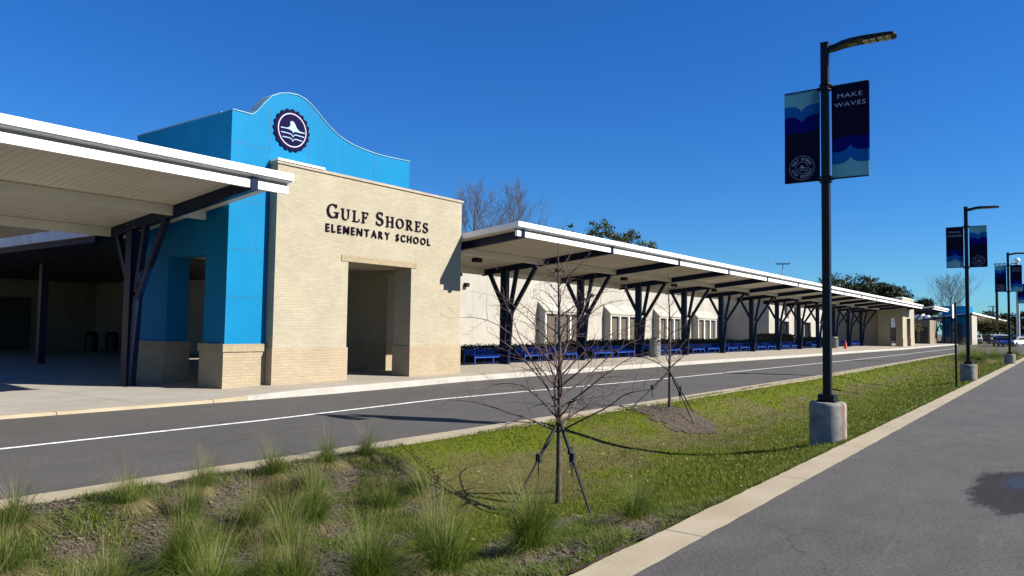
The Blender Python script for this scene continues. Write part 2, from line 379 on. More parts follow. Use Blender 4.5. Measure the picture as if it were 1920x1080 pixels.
lo = structure(lw, 'lawn', M_turf); at = lo.data.attributes.new('patch', 'FLOAT', 'POINT'); at.data.foreach_set('value', patches)
structure(mu, 'mulch_bed', M_mulch)
g = MB()
for (x0, x1, y0, y1) in ((-400,1500,-900,2.3),(-400,1500,8.2,1100),(LAWN_END+.1,1500,2.3,8.2),(-400,-6,2.3,8.2)):
    g.face([(x0,y0,-.03),(x1,y0,-.03),(x1,y1,-.03),(x0,y1,-.03)])
g.face([(LAWN_END+.02,2.3,-.7),(LAWN_END+.02,2.3,.0),(LAWN_END+.02,8.2,.0),(LAWN_END+.02,8.2,-.7)])
structure(g, 'ground', M_ground)
g = MB(); g.box(LAWN_END-.25,LAWN_END+.12,2.45,8.02,-.6,.03); structure(g, 'kerb', M_curb)
rd = MB(); rd.face([(-30,-9,0),(150,-9,0),(150,2.5,0),(-30,2.5,0)]); structure(rd, 'side_road', M_asph2)
rd = MB(); rd.face([(-30,7.9,-.004),(170,7.9,-.004),(170,15.4,-.004),(-30,15.4,-.004)]); rd.face([(LAWN_END+.1,2.5,-.004),(170,2.5,-.004),(170,7.9,-.004),(LAWN_END+.1,7.9,-.004)]); structure(rd, 'road', M_asph)
def strip(b, pts, w0, w1, z):
    for (a, c) in zip(pts, pts[1:]):
        b.face([(a[0], a[1]+w0, z), (c[0], c[1]+w0, z), (c[0], c[1]+w1, z), (a[0], a[1]+w1, z)])
def fine(T, st=.5):
    o = []; x = T[0][0]
    while x < T[-1][0]: o.append((x, lerp_table(T, x))); x += st
    o.append(T[-1]); return o
LINE = [(-30,11.2),(4,11.32),(8,11.42),(13,11.8),(20,11.45),(26,11.2),(39,10.95),(50,10.7),(66,10.6),(100,10.7)]
b = MB(); strip(b, fine(LINE, 1.), -.055, .055, .002); structure(b, 'road_line', M_line)
# flush kerbs either side of the grass
def kerb(name, T, w0, w1, z, m, zlow=-.12, jit=.012, st=.18):
    b = MB(); P = fine(T, st)
    A = [(p[0], p[1]+w0+jit*noise.noise((p[0]*3, 1, w0))) for p in P]; B = [(p[0], p[1]+w1+jit*1.6*noise.noise((p[0]*3.4, 9, w1))) for p in P]
    for i in range(len(P)-1):
        b.face([(*A[i], z), (*A[i+1], z), (*B[i+1], z), (*B[i], z)]); b.face([(*A[i+1], z), (*A[i], z), (*A[i], zlow), (*A[i+1], zlow)]); b.face([(*B[i], z), (*B[i+1], z), (*B[i+1], zlow), (*B[i], zlow)])
    return structure(b, name, m)
kerb('kerb', [(-6,2.62),(LAWN_END,2.62)], -.17, .17, .002, M_curb, -.12, .012, .07)
kerb('kerb', [(-6,7.80),(5,7.82),(12,7.76),(30,7.6),(LAWN_END-12,7.8),(LAWN_END,7.8)], -.22, .22, .02, M_curb)
KT = [(-30,14.75),(5,14.72),(10,14.62),(12.2,14.62),(15.2,14.85),(17.5,15.08),(21.5,15.12),(30,15.1),(36,14.95),(42,14.8),(51,14.35),(66,14.2),(85,13.7),(105,13.9),(135,13.9)]
def pz(x): return lerp_table([(-30,.05),(8.6,.05),(11.6,.15),(130,.15)], x)
b = MB(); P = fine([k for k in KT if k[0] <= 9.8]+[(9.8,14.63)], .4)
for a, c in zip(P, P[1:]):
    b.face([(a[0],a[1]+.02,pz(a[0])), (c[0],c[1]+.02,pz(c[0])), (c[0],48,pz(c[0])), (a[0],48,pz(a[0]))])
structure(b, 'apron', M_apron)
b = MB(); P = fine([(9.8,14.63)]+[k for k in KT if k[0] > 9.8], .8)
for a, c in zip(P, P[1:]):
    b.face([(a[0],a[1]+.16,pz(a[0])), (c[0],c[1]+.16,pz(c[0])), (c[0],48,pz(c[0])), (a[0],48,pz(a[0]))])
structure(b, 'pavement', M_pave)
b = MB(); P = fine(KT[:1]+[k for k in KT if k[0] > -30 and k[0] < 9.8]+[(9.8,14.63)], .3)
for a, c in zip(P, P[1:]):
    j0 = .015*noise.noise((a[0]*2, 0, 0)); j1 = .015*noise.noise((c[0]*2, 0, 0))
    b.face([(a[0],a[1]-.03+j0,-.01),(c[0],c[1]-.03+j1,-.01),(c[0],c[1]+.02,pz(c[0])+.004),(a[0],a[1]+.02,pz(a[0])+.004)]); b.face([(a[0],a[1]+.02,pz(a[0])+.004),(c[0],c[1]+.02,pz(c[0])+.004),(c[0],c[1]+.19,pz(c[0])+.004),(a[0],a[1]+.19,pz(a[0])+.004)])
structure(b, 'kerb_edge', M_curb)
b = MB(); P = fine([(9.8,14.63)]+[k for k in KT if k[0] > 9.8], .25)
for a, c in zip(P, P[1:]):
    j0 = .02*noise.noise((a[0]*2, 4, 0)); j1 = .02*noise.noise((c[0]*2, 4, 0)); za, zc = pz(a[0])+.004, pz(c[0])+.004
    b.face([(a[0],a[1]-.03+j0,-.01),(c[0],c[1]-.03+j1,-.01),(c[0],c[1]+j1,zc-.02),(a[0],a[1]+j0,za-.02)])
    b.face([(a[0],a[1]+j0,za-.02),(c[0],c[1]+j1,zc-.02),(c[0],c[1]+.02+j1,zc),(a[0],a[1]+.02+j0,za)])
    b.face([(a[0],a[1]+.02+j0,za),(c[0],c[1]+.02+j1,zc),(c[0],c[1]+.17,zc),(a[0],a[1]+.17,za)])
structure(b, 'white_kerb', M_kerbw)

# ---------------------------------------------------------------- entrance tower
T = root('entrance_building', (14.5,18.5,.1), 'school entrance block of tan brick and bright blue panels with a curved parapet', 'school entrance')
FY = 16.2
b = MB()
b.box(11.54,13.95,FY,16.9,1.08,5.83); b.box(16.46,18.78,FY,16.9,1.08,5.83); b.box(13.95,16.46,FY,16.9,3.48,5.83)
b.box(18.15,18.78,16.9,17.45,1.08,5.83); b.box(18.15,18.78,19.0,21.2,1.08,5.83); b.box(18.15,18.78,17.45,19.0,3.48,5.83); b.build('wall', M_brick, T)
b = MB(); e = .03
b = MB(); b.prism([(16.46-e,FY-e),(18.78+e,FY-e),(18.78+e,17.45),(18.15,17.45),(18.15,16.9+e),(16.46-e,16.9+e)],0,1.08,'z'); b.build('brick_base', M_brick2, T)
pieces('brick_base', M_brick2, T, [(11.54-e,13.95+e,FY-e,16.9+e,0,1.08),(18.15-e,18.78+e,19.0-e,21.2,0,1.08)])
b = MB(); b.box(13.70,16.68,FY-.018,FY+.05,3.482,3.66); b.build('lintel', M_soldier, T)
b = MB(); b.box(11.50,18.82,FY-.035,16.94,5.83,5.90); b.build('coping', mat('coping_metal', (.40,.33,.24), .5), T)
b = MB(); b.box(11.50,13.0,FY-.06,16.5,5.902,5.96); b.build('flashing', M_white, T)
# blue volume: profiled front parapet, left wall with opening, rear and right parapets
prof = [(10.38,6.99),(10.94,6.99),(11.06,7.10),(11.25,7.34),(11.48,7.60),(11.72,7.74),(12.0,7.82),(12.3,7.85),(12.55,7.80),(12.78,7.68),(13.0,7.53),(13.2,7.37),(13.44,7.21),(13.68,7.08),(13.93,6.985),(14.3,6.895),(14.7,6.845),(15.1,6.815),(15.5,6.81),(16.0,6.825),(16.58,6.85)]
b = MB(); b.prism(prof+[(16.58,5.2),(11.53,5.2),(11.53,1.19),(10.38,1.19)], 16.5, 16.94, 'y')
b.box(10.38,10.98,16.94,17.45,1.19,6.99); b.box(10.38,10.98,19.25,21.2,1.19,6.99); b.box(10.38,10.98,17.45,19.25,3.45,6.99)

b.use(M_blue); b.use(M_seam)
for (x, zt) in ((11.48,7.58),(12.71,7.70),(13.92,6.97),(15.1,6.80)): b.box(x-.007,x+.007,16.4965,16.5,5.95,zt)
for z in (2.35,3.55,4.75,6.2): b.box(10.39,11.53,16.4965,16.5,z-.006,z+.006)
b.use(M_blue); b.box(10.98,16.58,20.9,21.2,3.7,6.6); b.box(16.2,16.58,16.94,20.9,4.2,6.8); b.build('blue_wall', M_blue, T)
b = MB()
for s, w in ((-.012, .05),):
    for (p, q) in zip(prof, prof[1:]):
        b.prism([(p[0],p[1]+.002),(q[0],q[1]+.002),(q[0],q[1]+.024),(p[0],p[1]+.024)], 16.48, 16.96, 'y')
b.box(10.36,10.40,16.96,21.22,6.992,7.02); b.build('parapet_trim', mat('trim_pale', (.22,.42,.55), .6), T)

for q1, q2 in (((10.32,11.50,16.44,17.5,0,1.0),(10.29,11.52,16.41,17.53,1.0,1.19)),((10.32,11.04,19.2,21.24,0,1.0),(10.29,11.07,19.17,21.27,1.0,1.19))):
    o = pieces('brick_pier', M_brick2, T, [q1]); pieces('pier_cap', M_soldier, o, [q2])
b = MB(); b.box(10.98,18.15,16.9,20.9,3.62,3.8); b.build('ceiling', M_soffit, T)

# lettering
def stroke(b, pts, wid, y0, y1, sx, ox, oz, sz):
    P = [Vector((p[0], p[1])) for p in pts]; n = len(P)
    if not isinstance(wid, (list, tuple)): wid = [wid]*n
    L, Rr = [], []
    for i in range(n):
        d = (P[min(i+1, n-1)]-P[max(i-1, 0)]).normalized(); nn = Vector((-d.y, d.x))
        L.append(P[i]+nn*wid[i]/2); Rr.append(P[i]-nn*wid[i]/2)
    for i in range(n-1):
        q = [L[i], L[i+1], Rr[i+1], Rr[i]]; b.prism([(ox+p.x*sx, oz+p.y*sz) for p in q], y0, y1, 'y')
def arc(cx, cy, rx, ry, a0, a1, n=18): return [(cx+rx*math.cos(R(a0+(a1-a0)*i/n)), cy+ry*math.sin(R(a0+(a1-a0)*i/n))) for i in range(n+1)]
def aw(n, thin, thick, ph=0): return [thin+(thick-thin)*abs(math.cos(ph+math.pi*2*i/(n)))for i in range(n+1)]
K, k_ = .17, .075
def wv(pts, cx): return [k_+(K-k_)*min(1, abs((p[0]-cx))/.3) for p in pts]
def ser(x, z, w=.3): return ([(x-w/2, z), (x+w/2, z)], .06)
def glyph(ch):
    if ch == 'G':
        a = arc(.45,.5,.36,.45,48,318); return .95, [(a, wv(a, .45)), ([(.78,.05),(.78,.42)], K), ser(.76,.42,.4), ([(.70,.98),(.72,.72)], .07)]
    if ch == 'U':
        a = [(.2,.97),(.2,.4)]+arc(.48,.34,.28,.30,190,350,12)+[(.76,.4),(.76,.97)]; return .98, [(a[:2], K), (a[1:9], [K,.16,.15,.13,.11,.1,.08,.08]), (a[8:], .085), ser(.2,.97,.36), ser(.76,.97,.32)]
    if ch == 'L': return .78, [([(.24,.03),(.24,.97)], K), ser(.24,.97,.38), ([(.06,.03),(.7,.03)], .07), ([(.68,.0),(.74,.27)], .07)]
    if ch == 'F': return .78, [([(.24,.03),(.24,.97)], K), ser(.24,.03,.38), ([(.06,.97),(.7,.97)], .07), ([(.68,1.),(.70,.74)], .07), ([(.24,.52),(.55,.52)], .07), ([(.55,.64),(.55,.4)], .06)]
    if ch == 'E': return .82, [([(.24,.03),(.24,.97)], K), ([(.06,.97),(.68,.97)], .07), ([(.66,1.),(.69,.76)], .07), ([(.24,.52),(.54,.52)], .07), ([(.54,.63),(.54,.41)], .06), ([(.06,.03),(.70,.03)], .07), ([(.68,.0),(.74,.27)], .07)]
    if ch == 'H': return 1.02, [([(.24,.03),(.24,.97)], K), ([(.8,.03),(.8,.97)], K), ([(.24,.52),(.8,.52)], .07), ser(.24,.03,.36), ser(.24,.97,.36), ser(.8,.03,.36), ser(.8,.97,.36)]
    if ch == 'O':
        a = arc(.48,.5,.37,.44,0,360,28); return .98, [(a, wv(a, .48))]
    if ch == 'R':
        a = [(.24,.95)]+arc(.42,.72,.25,.23,90,-90,12)+[(.24,.49)]; return .95, [([(.24,.03),(.24,.97)], K), (a, wv(a, .36)), ([(.42,.49),(.66,.14),(.9,.0)], [.13,.15,.09]), ser(.24,.03,.36), ([(.06,.97),(.25,.97)], .07)]
    if ch == 'S':
        a = arc(.38,.73,.22,.22,40,270,12)[:-1]+arc(.38,.27,.25,.235,90,-140,12); n = len(a)
        return .76, [(a, [k_+(K+.01-k_)*math.sin(math.pi*(i+.5)/n)**.8 for i in range(n)]), ([(.58,.98),(.60,.74)], .06), ([(.12,.02),(.10,.28)], .06)]
    return .45, []
seq = [('G',.40),('U',.315),('L',.315),('F',.315),(' ',.3),('S',.40),('H',.315),('O',.315),('R',.315),('E',.315),('S',.315)]
tot = sum(glyph(c)[0]*s*.95+.045 for c, s in seq); kx = (17.22-13.13)/tot; ox = 13.13
for i, (c, s) in enumerate(seq):
    w, st = glyph(c); b = MB()
    for j, (p, wd) in enumerate(st): stroke(b, p, (wd*.82 if not isinstance(wd, list) else [q*.82 for q in wd]), FY-.035-.0007*j, FY-.002, s*.95*kx, ox, 4.635, s)
    ox += (w*s*.95+.045)*kx
    if st: b.build('letter', M_letter, T)
def text_mesh(s, size, ext=.01, off=0., spacing=1., bold=0.):
    cu = bpy.data.curves.new('t', 'FONT'); cu.body = s; cu.size = size; cu.extrude = ext; cu.offset = off; cu.space_character = spacing; cu.resolution_u = 3
    o = bpy.data.objects.new('t', cu); COL.objects.link(o); bpy.context.view_layer.update()
    me = bpy.data.meshes.new_from_object(o); vs = [v.co.copy() for v in me.vertices]; fs = [tuple(p.vertices) for p in me.polygons]
    bpy.data.objects.remove(o); bpy.data.curves.remove(cu); bpy.data.meshes.remove(me); return vs, fs
def fit_text(b, s, u0, u1, w0, w1, place, **k):     # text stretched into a rectangle; place(u, w, depth) gives the point
    vs, fs = text_mesh(s, 1, **k); xa = min(v.x for v in vs); xb = max(v.x for v in vs); ya = min(v.y for v in vs); yb = max(v.y for v in vs)
    b.raw([place(u0+(v.x-xa)/(xb-xa)*(u1-u0), w0+(v.y-ya)/(yb-ya)*(w1-w0), v.z) for v in vs], fs)
word = 'ELEMENTARY SCHOOL'; wid = {c: (max(v.x for v in text_mesh(c, 1)[0])-min(v.x for v in text_mesh(c, 1)[0])) if c != ' ' else .32 for c in set(word)}
gap = .24; kx = (17.26-13.11)/(sum(wid[c] for c in word)+gap*(len(word)-1)); ox = 13.11
for c in word:
    if c != ' ': b = MB(); fit_text(b, c, ox, ox+wid[c]*kx, 4.245, 4.465, lambda u, w, d: (u, FY-.018-d, w), ext=.015, off=.016); b.build('letter', M_letter, T)
    ox += (wid[c]+gap)*kx
# round emblem
EC = (12.13, 6.85)
def emb(px, py): dx = (px-850)/400.; return (EC[0]+dx, EC[1]+(573-py+.235*(px-850))/483.)
b = MB(); n = 120; b.prism([(EC[0]+(.555+.024*math.cos(20*2*math.pi*i/n))*math.cos(2*math.pi*i/n), EC[1]+(.555+.024*math.cos(20*2*math.pi*i/n))*math.sin(2*math.pi*i/n)) for i in range(n)], 16.46, 16.499, 'y')
em = b.build('emblem', M_emnavy, T)
b = MB(); n = 64
for i in range(n):
    a0, a1 = 2*math.pi*i/n, 2*math.pi*(i+1)/n; q = [(EC[0]+r*math.cos(a), EC[1]+r*math.sin(a)) for r, a in ((.425,a0),(.425,a1),(.455,a1),(.455,a0))]; b.prism(q, 16.450, 16.459, 'y')
b.build('emblem_ring', M_emwhite, em)
b = MB(); fin = [(835,452),(862,462),(885,500),(905,545),(935,580),(965,594),(1010,603),(1010,615),(950,607),(893,592),(872,592),(861,608),(848,582),(800,556),(705,540),(705,527),(770,540),(805,534),(822,515),(825,492),(818,468)]
b.prism([emb(*p) for p in fin], 16.450, 16.459, 'y')
for ln in ([(710,592),(790,608),(840,625),(860,660),(876,634),(900,634),(1005,663)], [(730,653),(815,670),(842,684),(858,716),(874,692),(900,690),(980,714)]):
    stroke(b, [emb(*p) for p in ln], .024, 16.450, 16.459, 1, 0, 0, 1)
b.build('emblem_fin', M_empale, em)

# ---------------------------------------------------------------- covered walkways
def zb(y): return 3.93+(20.1-y)*.105            # underside of the sloping beams
def walkway(nm, x0, x1, bx, posts, label):
    T = root(nm, ((x0+x1)/2, 19.15, .1), label, 'covered walkway')
    b = MB(); b.use(M_white); y0, y1 = 13.98, 20.4; t0 = .27
    b.prism([(y0,zb(y0)+t0+.02),(y1,zb(y1)+t0+.02),(y1,zb(y1)+t0+.12),(y0,zb(y0)+t0+.12)], x0, x1, 'x'); b.build('roof', M_white, T)
    b = MB()                                    # ribbed ceiling under the roof
    b.prism([(14.12,zb(14.12)+t0),(20.36,zb(20.36)+t0),(20.36,zb(20.36)+t0+.019),(14.12,zb(14.12)+t0+.019)], x0+.03, x1-.03, 'x')
    xr = x0+.2
    while xr < min(x1-.1, x0+22):
        b.prism([(14.14,zb(14.14)+t0-.012),(20.34,zb(20.34)+t0-.012),(20.34,zb(20.34)+t0),(14.14,zb(14.14)+t0)], xr, xr+.022, 'x'); xr += .152
    b.build('soffit', M_soffit, T)
    b = MB(); b.use(M_white); b.box(x0-.02,x1+.02,13.86,13.98,zb(14)+.33,zb(14)+.49); b.box(x0-.02,x1+.02,13.9,13.985,zb(14)+.30,zb(14)+.335); b.use(M_gap)
    for xb0 in bx[1:-1]: b.box(xb0+2.9,xb0+2.915,13.855,13.86,zb(14)+.332,zb(14)+.488)
    b.build('gutter', None, T, .004)
    b = MB(); b.box(x0+.1,x1-.02,14.0,14.09,zb(14)+.045,zb(14)+.215); b.build('front_fascia', M_white, T)
    b = MB(); b.box(x0+.1,x1-.02,14.04,14.10,zb(14)+.216,zb(14)+.30); b.build('fascia_gap', M_gap, T)  # grey strip between the bands, the shadow gap's shade in its colour
    b = MB()
    for (xa, xb_) in ((x0-.022, x0-.001), (x1+.001, x1+.022)):
        b.prism([(13.98,zb(13.98)+.31),(20.42,zb(20.42)+.31),(20.42,zb(20.42)+.47),(13.98,zb(13.98)+.47)], xa, xb_, 'x'); b.build('side_fascia', M_white, T); b = MB()
    for yy in (17.2, 20.28):
        b = MB(); b.box(x0+.12, x1-.12, yy-.06, yy+.06, zb(yy)+.03, zb(yy)+.262); b.build('purlin', M_soffit, T)
    pieces('ceiling_light', M_black, T, [(xq+2.9,xq+3.25,18.3,18.55,zb(18.4)+.1,zb(18.4)+.255) for xq in bx[:9] if x0 > 0])
    for k, xb0 in enumerate(bx):
        if k == 0:
            b = MB(); b.prism([(14.0,zb(14.0)),(20.36,zb(20.36)),(20.36,zb(20.36)+.255),(14.0,zb(14.0)+.255)], xb0-.075, xb0+.075, 'x'); bm = b.build('beam', M_navy, T)
            b = MB(); b.box(xb0-.085,xb0+.085,13.97,14.0,zb(14)-.01,zb(14)+.27); bm2 = b.build('beam_cap', M_navy, bm); b0 = snapshot(bm)
        else:
            c = copy_tree(bm, parent=T, tree=b0); c.location.x = bm.location.x+(xb0-bx[0])
    first = None
    for xp in posts:
        if first is None:
            zs = pz(xp) if xp < 12 else .15
            b = MB(); b.box(xp-.12,xp+.12,19.0,19.30,zs,zb(19.15)); b.beam((xp,18.98,zs+.02),(xp,18.80,2.33),.16,.17,(0,1,0)); b.box(xp-.16,xp+.16,18.86,19.36,zs,zs+.02)
            po = b.build('post', M_navy, T)
            for (p, q) in (((xp,18.82,2.25),(xp,17.55,zb(17.55)+.01)), ((xp,18.86,2.45),(xp,18.52,zb(18.52)+.01)), ((xp,19.28,2.72),(xp,19.95,zb(19.95)+.01))):
                b = MB(); b.beam(p, q, .13, .15, (0,1,0)); b.build('brace', M_navy, po)
            for yy in (19.0, 19.3):
                for zz in (zb(yy)+.06, zb(yy)+.18):
                    b = MB(); b.tube([(xp-.095,yy,zz),(xp-.076,yy,zz)], .014, 6); b.build('bolt', M_steel, po); snap = snapshot(po); fx = xp
        else:
            c = copy_tree(po, parent=T, tree=snap); c.location.x = po.location.x+(xp-fx)
    return T
walkway('covered_walkway', -4.0, 10.28, [9.38, 3.25, -2.9], [9.38, 3.25], 'sloping white walkway canopy on a forked navy post, left of the blue wall')
PX = [18.95+6.13*i for i in range(13)]
walkway('covered_walkway', 18.84, 100.4, [19.25]+PX[1:]+[98.6], PX[1:]+[98.6], 'long sloping white walkway canopy on a row of forked navy posts beside the road')

# back passage canopy behind the left one, with its post, and the dark rear wall
T = root('passage_canopy', (14,30,.1), 'low dark passage canopy with pale roof edge behind the left walkway', 'canopy')
pieces('roof', M_gap, T, [(9.1,24,20.6,24.6,4.1,4.22),(9.1,18.6,24.6,26,4.1,4.22),(9.1,24,26,46,4.1,4.22)])  # gap beside the short middle piece is shaped to drop a sunlit bar
b = MB(); b.box(8.98,9.1,20.6,46,3.96,4.24); b.build('side_fascia', mat('grey_fascia', (.75,.76,.78), .5), T)
pieces('beam', M_navy, T, [(9.12,9.3,20.7,46,3.80,3.955)])
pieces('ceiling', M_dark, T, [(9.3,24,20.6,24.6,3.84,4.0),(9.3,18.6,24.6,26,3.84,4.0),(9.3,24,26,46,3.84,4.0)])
for yy in (29.7, 38.0):
    b = MB(); b.box(11.28,11.52,yy-.12,yy+.12,.05,3.75); b.build('post', M_navy, T)
T = root('school_wing', (20,43,.05), 'dim brick wing with dark doorways and brown metal upper wall behind the left walkway', 'school wing')
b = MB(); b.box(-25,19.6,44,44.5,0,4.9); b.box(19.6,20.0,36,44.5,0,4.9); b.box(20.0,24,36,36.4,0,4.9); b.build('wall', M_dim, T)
b = MB()
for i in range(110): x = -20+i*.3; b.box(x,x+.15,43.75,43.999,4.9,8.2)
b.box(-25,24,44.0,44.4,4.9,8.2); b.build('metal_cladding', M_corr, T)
for (x0, x1, z1) in ((11.5,16.3,2.9),(5.0,9.5,2.9)):
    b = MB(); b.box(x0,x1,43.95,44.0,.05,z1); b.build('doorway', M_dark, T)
b = MB(); b.box(20.02,20.95,35.96,36.0,.05,3.1); d = b.build('door_frame', M_soldier, T)
pieces('door', M_dark, d, [(20.2,20.75,35.93,35.96,.1,2.8)]); b = MB(); b.box(13.05,13.2,43.8,43.9,4.9,8.2); b.build('bright_gap_strip', M_white, T)  # bright vertical gap on the cladding, its light put in as white
for (x, y) in ((17.9,40.5),(18.8,40.2)):
    t2 = root('trash_bin', (x,y,.05), 'dark bin against the dim rear wall under the left passage', 'bin', 'bins by the rear wall')
    b = MB(); b.cyl(x,y,.05,1.0,.3,16); b.build('body', M_black, t2); b = MB(); b.cyl(x,y,1.0,1.15,.31,16,.2); b.build('lid', M_black, t2)

# ---------------------------------------------------------------- school building with bay windows
T = root('school_building', (55,32,.1), 'long cream school building with hooded bay windows behind the walkway', 'school building')
b = MB(); b.use(M_wall); b.box(20.4,81,31,31.4,0,5.4); b.box(20.4,20.8,31.4,44,0,5.4); b.use(M_joint); x = 22.
while x < 81: b.box(x-.008,x+.008,30.994,31.0,0,5.4); x += 1.52
b.build('wall', M_wall, T)
b = MB(); b.box(20.3,81,30.95,31.5,5.4,5.5); b.build('coping', M_white, T)
b = MB(); b.box(80.6,81,25.8,31,0,5.4); b.box(81,158,25.8,26.2,0,5.4); b.build('side_wall', M_wall, T)

def bay(x0, w):
    yf = 30.35; ys_ = 31.0
    b = MB()
    for xa, xb in ((x0, x0+.15), (x0+w-.15, x0+w)): b.prism([(ys_,.1),(yf,.1),(yf,2.95),(ys_,3.62)], xa, xb, 'x')
    b.prism([(ys_,3.45),(yf,2.86),(yf,2.99),(ys_,3.66)], x0-.03, x0+w+.03, 'x'); b.box(x0+.15,x0+w-.15,yf,yf+.2,2.74,2.9); b.box(x0+.15,x0+w-.15,yf,yf+.2,.1,.5)
    o = b.build('bay_window', M_wall, T)
    b = MB(); pw = (w-.3)/3.
    for k in range(4): xc = x0+.15+pw*k; pieces('mullion', M_white, o, [(max(x0+.152,xc-.075),min(x0+w-.152,xc+.075),yf+.01,yf+.2,.5,2.74)])
    b = MB()
    b.box(x0+.2,x0+w-.2,yf+.24,yf+.28,.5,2.74); b.build('pane', M_pane, o)
for x0, w in ((26.0,5.0),(44.6,5.3),(54.2,5.0),(63.4,5.0),(72.4,5.0)): bay(x0, w)
for x0 in (83.2, 92.):
    b = MB(); b.prism([(25.8,.1),(25.3,.1),(25.3,2.9),(25.8,3.5)], x0, x0+.15, 'x'); b.prism([(25.8,3.3),(25.3,2.8),(25.3,2.93),(25.8,3.53)], x0, x0+3, 'x'); b.prism([(25.8,.1),(25.3,.1),(25.3,2.9),(25.8,3.5)], x0+2.85, x0+3, 'x')
    o = b.build('bay_window', M_wall, T); b = MB(); b.box(x0+.2,x0+2.8,25.6,25.64,.3,2.74); b.build('pane', M_glass, o)
pieces('pilaster', M_pane, T, [(x-.35,x+.35,25.55,25.8,0,4.8) for x in (86.5, 90.2)])
for x in (50.5,):
    b = MB(); b.tube([(x,31,3.9),(x,30.6,4.1),(x,30.5,3.9),(x,30.5,3.7)], .06, 8); b.build('vent_pipe', M_pane, T)
for x in (36.4, 52.):
    b = MB(); b.box(x-.15,x+.15,30.75,31,4.25,4.5); b.build('wall_lamp', M_corr, T)

# end tower
T = root('brick_tower', (99,17,.15), 'small cream brick tower with narrow doorway at the far end of the walkway', 'tower')
TX0, TX1, TY = 95.4, 103.3, 15.3
b = MB(); b.box(TX0,98.05,TY,15.9,1.1,5.77); b.box(100.6,TX1,TY,15.9,1.1,5.77); b.box(98.05,100.6,TY,15.9,3.42,5.77)
b.box(TX0,TX0+.6,15.9,16.0,1.1,5.77); b.box(TX0,TX0+.6,16.62,17.9,1.1,5.77); b.box(TX0,TX0+.6,16.0,16.62,3.4,5.77); b.box(TX0+1.2,TX0+1.6,17.9,24,0,4.6); b.box(TX1-.6,TX1,15.9,16.0,0,5.77); b.build('wall', M_brick, T)
pieces('brick_base', M_brick2, T, [(TX0-.03,98.07,TY-.03,15.93,0,1.1),(100.58,TX1+.03,TY-.03,15.93,0,1.1),(TX0-.03,TX0+.63,16.6,17.93,0,1.1)])
b = MB(); b.box(98.05,100.6,16.4,16.5,0,3.42); b.build('door', mat('brown_door', (.16,.10,.065), .7), T)
b = MB(); b.box(TX0-.04,TX1+.04,TY-.04,15.94,5.77,5.84); b.build('coping', M_white, T)

# ---------------------------------------------------------------- far entrance block
T = root('far_canopy', (112,16,.15), 'short tilted walkway canopy just beyond the cream tower', 'canopy')
b = MB(); b.prism([(13.4,4.95),(19.5,4.3),(19.5,4.4),(13.4,5.08)], 105, 119, 'x'); b.build('roof', M_white, T)
pieces('gutter', M_white, T, [(105,119,13.28,13.4,4.92,5.12)]); pieces('front_fascia', M_white, T, [(105,119,13.42,13.5,4.7,4.86)])
for x in (106, 112, 118): b = MB(); b.prism([(13.4,4.72),(19.5,4.05),(19.5,4.3),(13.4,4.95)], x-.1, x+.1, 'x'); b.build('beam', M_navy, T)
for x in (112, 118): b = MB(); b.box(x-.12,x+.12,18.2,18.5,.15,4.2); b.beam((x,18.3,2.2),(x,16.6,4.4),.15,.15,(0,1,0)); b.build('post', M_navy, T)
T = root('far_entrance_building', (138,14,.15), 'distant entrance block with dark blue walls behind its own sloping canopy', 'school entrance')
b = MB(); b.box(135,142,12.5,16.1,1.2,6.05); b.build('blue_wall', M_blue, T)
b = MB(); b.prism([(11.9,4.6),(19.0,3.6),(19.0,3.86),(11.9,4.86)], 133.4, 133.59, 'x'); b.build('canopy_beam', M_navy, T)
b = MB(); b.box(135,143,12.05,12.4,0,4.6); b.build('white_wall', M_wall, T); b = MB(); b.box(134.9,142,12.4,16.2,0,1.2); b.build('brick_base', M_brick2, T)
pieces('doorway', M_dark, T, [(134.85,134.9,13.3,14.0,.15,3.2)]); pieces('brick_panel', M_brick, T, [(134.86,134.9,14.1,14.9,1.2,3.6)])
b = MB(); b.prism([(11.9,4.85),(19.0,3.85),(19.0,3.97),(11.9,4.99)], 133.6, 225, 'x'); b.box(133.6,225,11.78,11.9,4.8,5.04)
b.build('canopy_roof', M_white, T)
for y in (18.4, 16.9, 15.6, 14.6): b = MB(); b.box(133.5,133.75,y-.1,y+.1,.15,4.4); b.beam((133.62,y-.1,2.0),(133.62,y-1.3,4.3),.12,.12,(0,1,0)); b.build('post', M_navy, T)
b = MB(); b.box(136,139,19,26,0,5.4); b.box(136,139,18.2,19,3.0,4.6); b.build('white_wing', M_white, T)
b = MB(); b.box(135.9,136,19.4,25,.4,2.6); b.build('wing_window', M_pane, T)
T = root('far_wing', (122,24,.15), 'shaded low wing with dark openings beyond the cream tower', 'school wing')
b = MB(); b.box(126,134,16.6,19.6,0,3.7); b.build('wall', M_dim, T); pieces('opening', M_dark, T, [(125.9,126,y,y+1.0,.2,2.6) for y in (16.9, 18.3)])

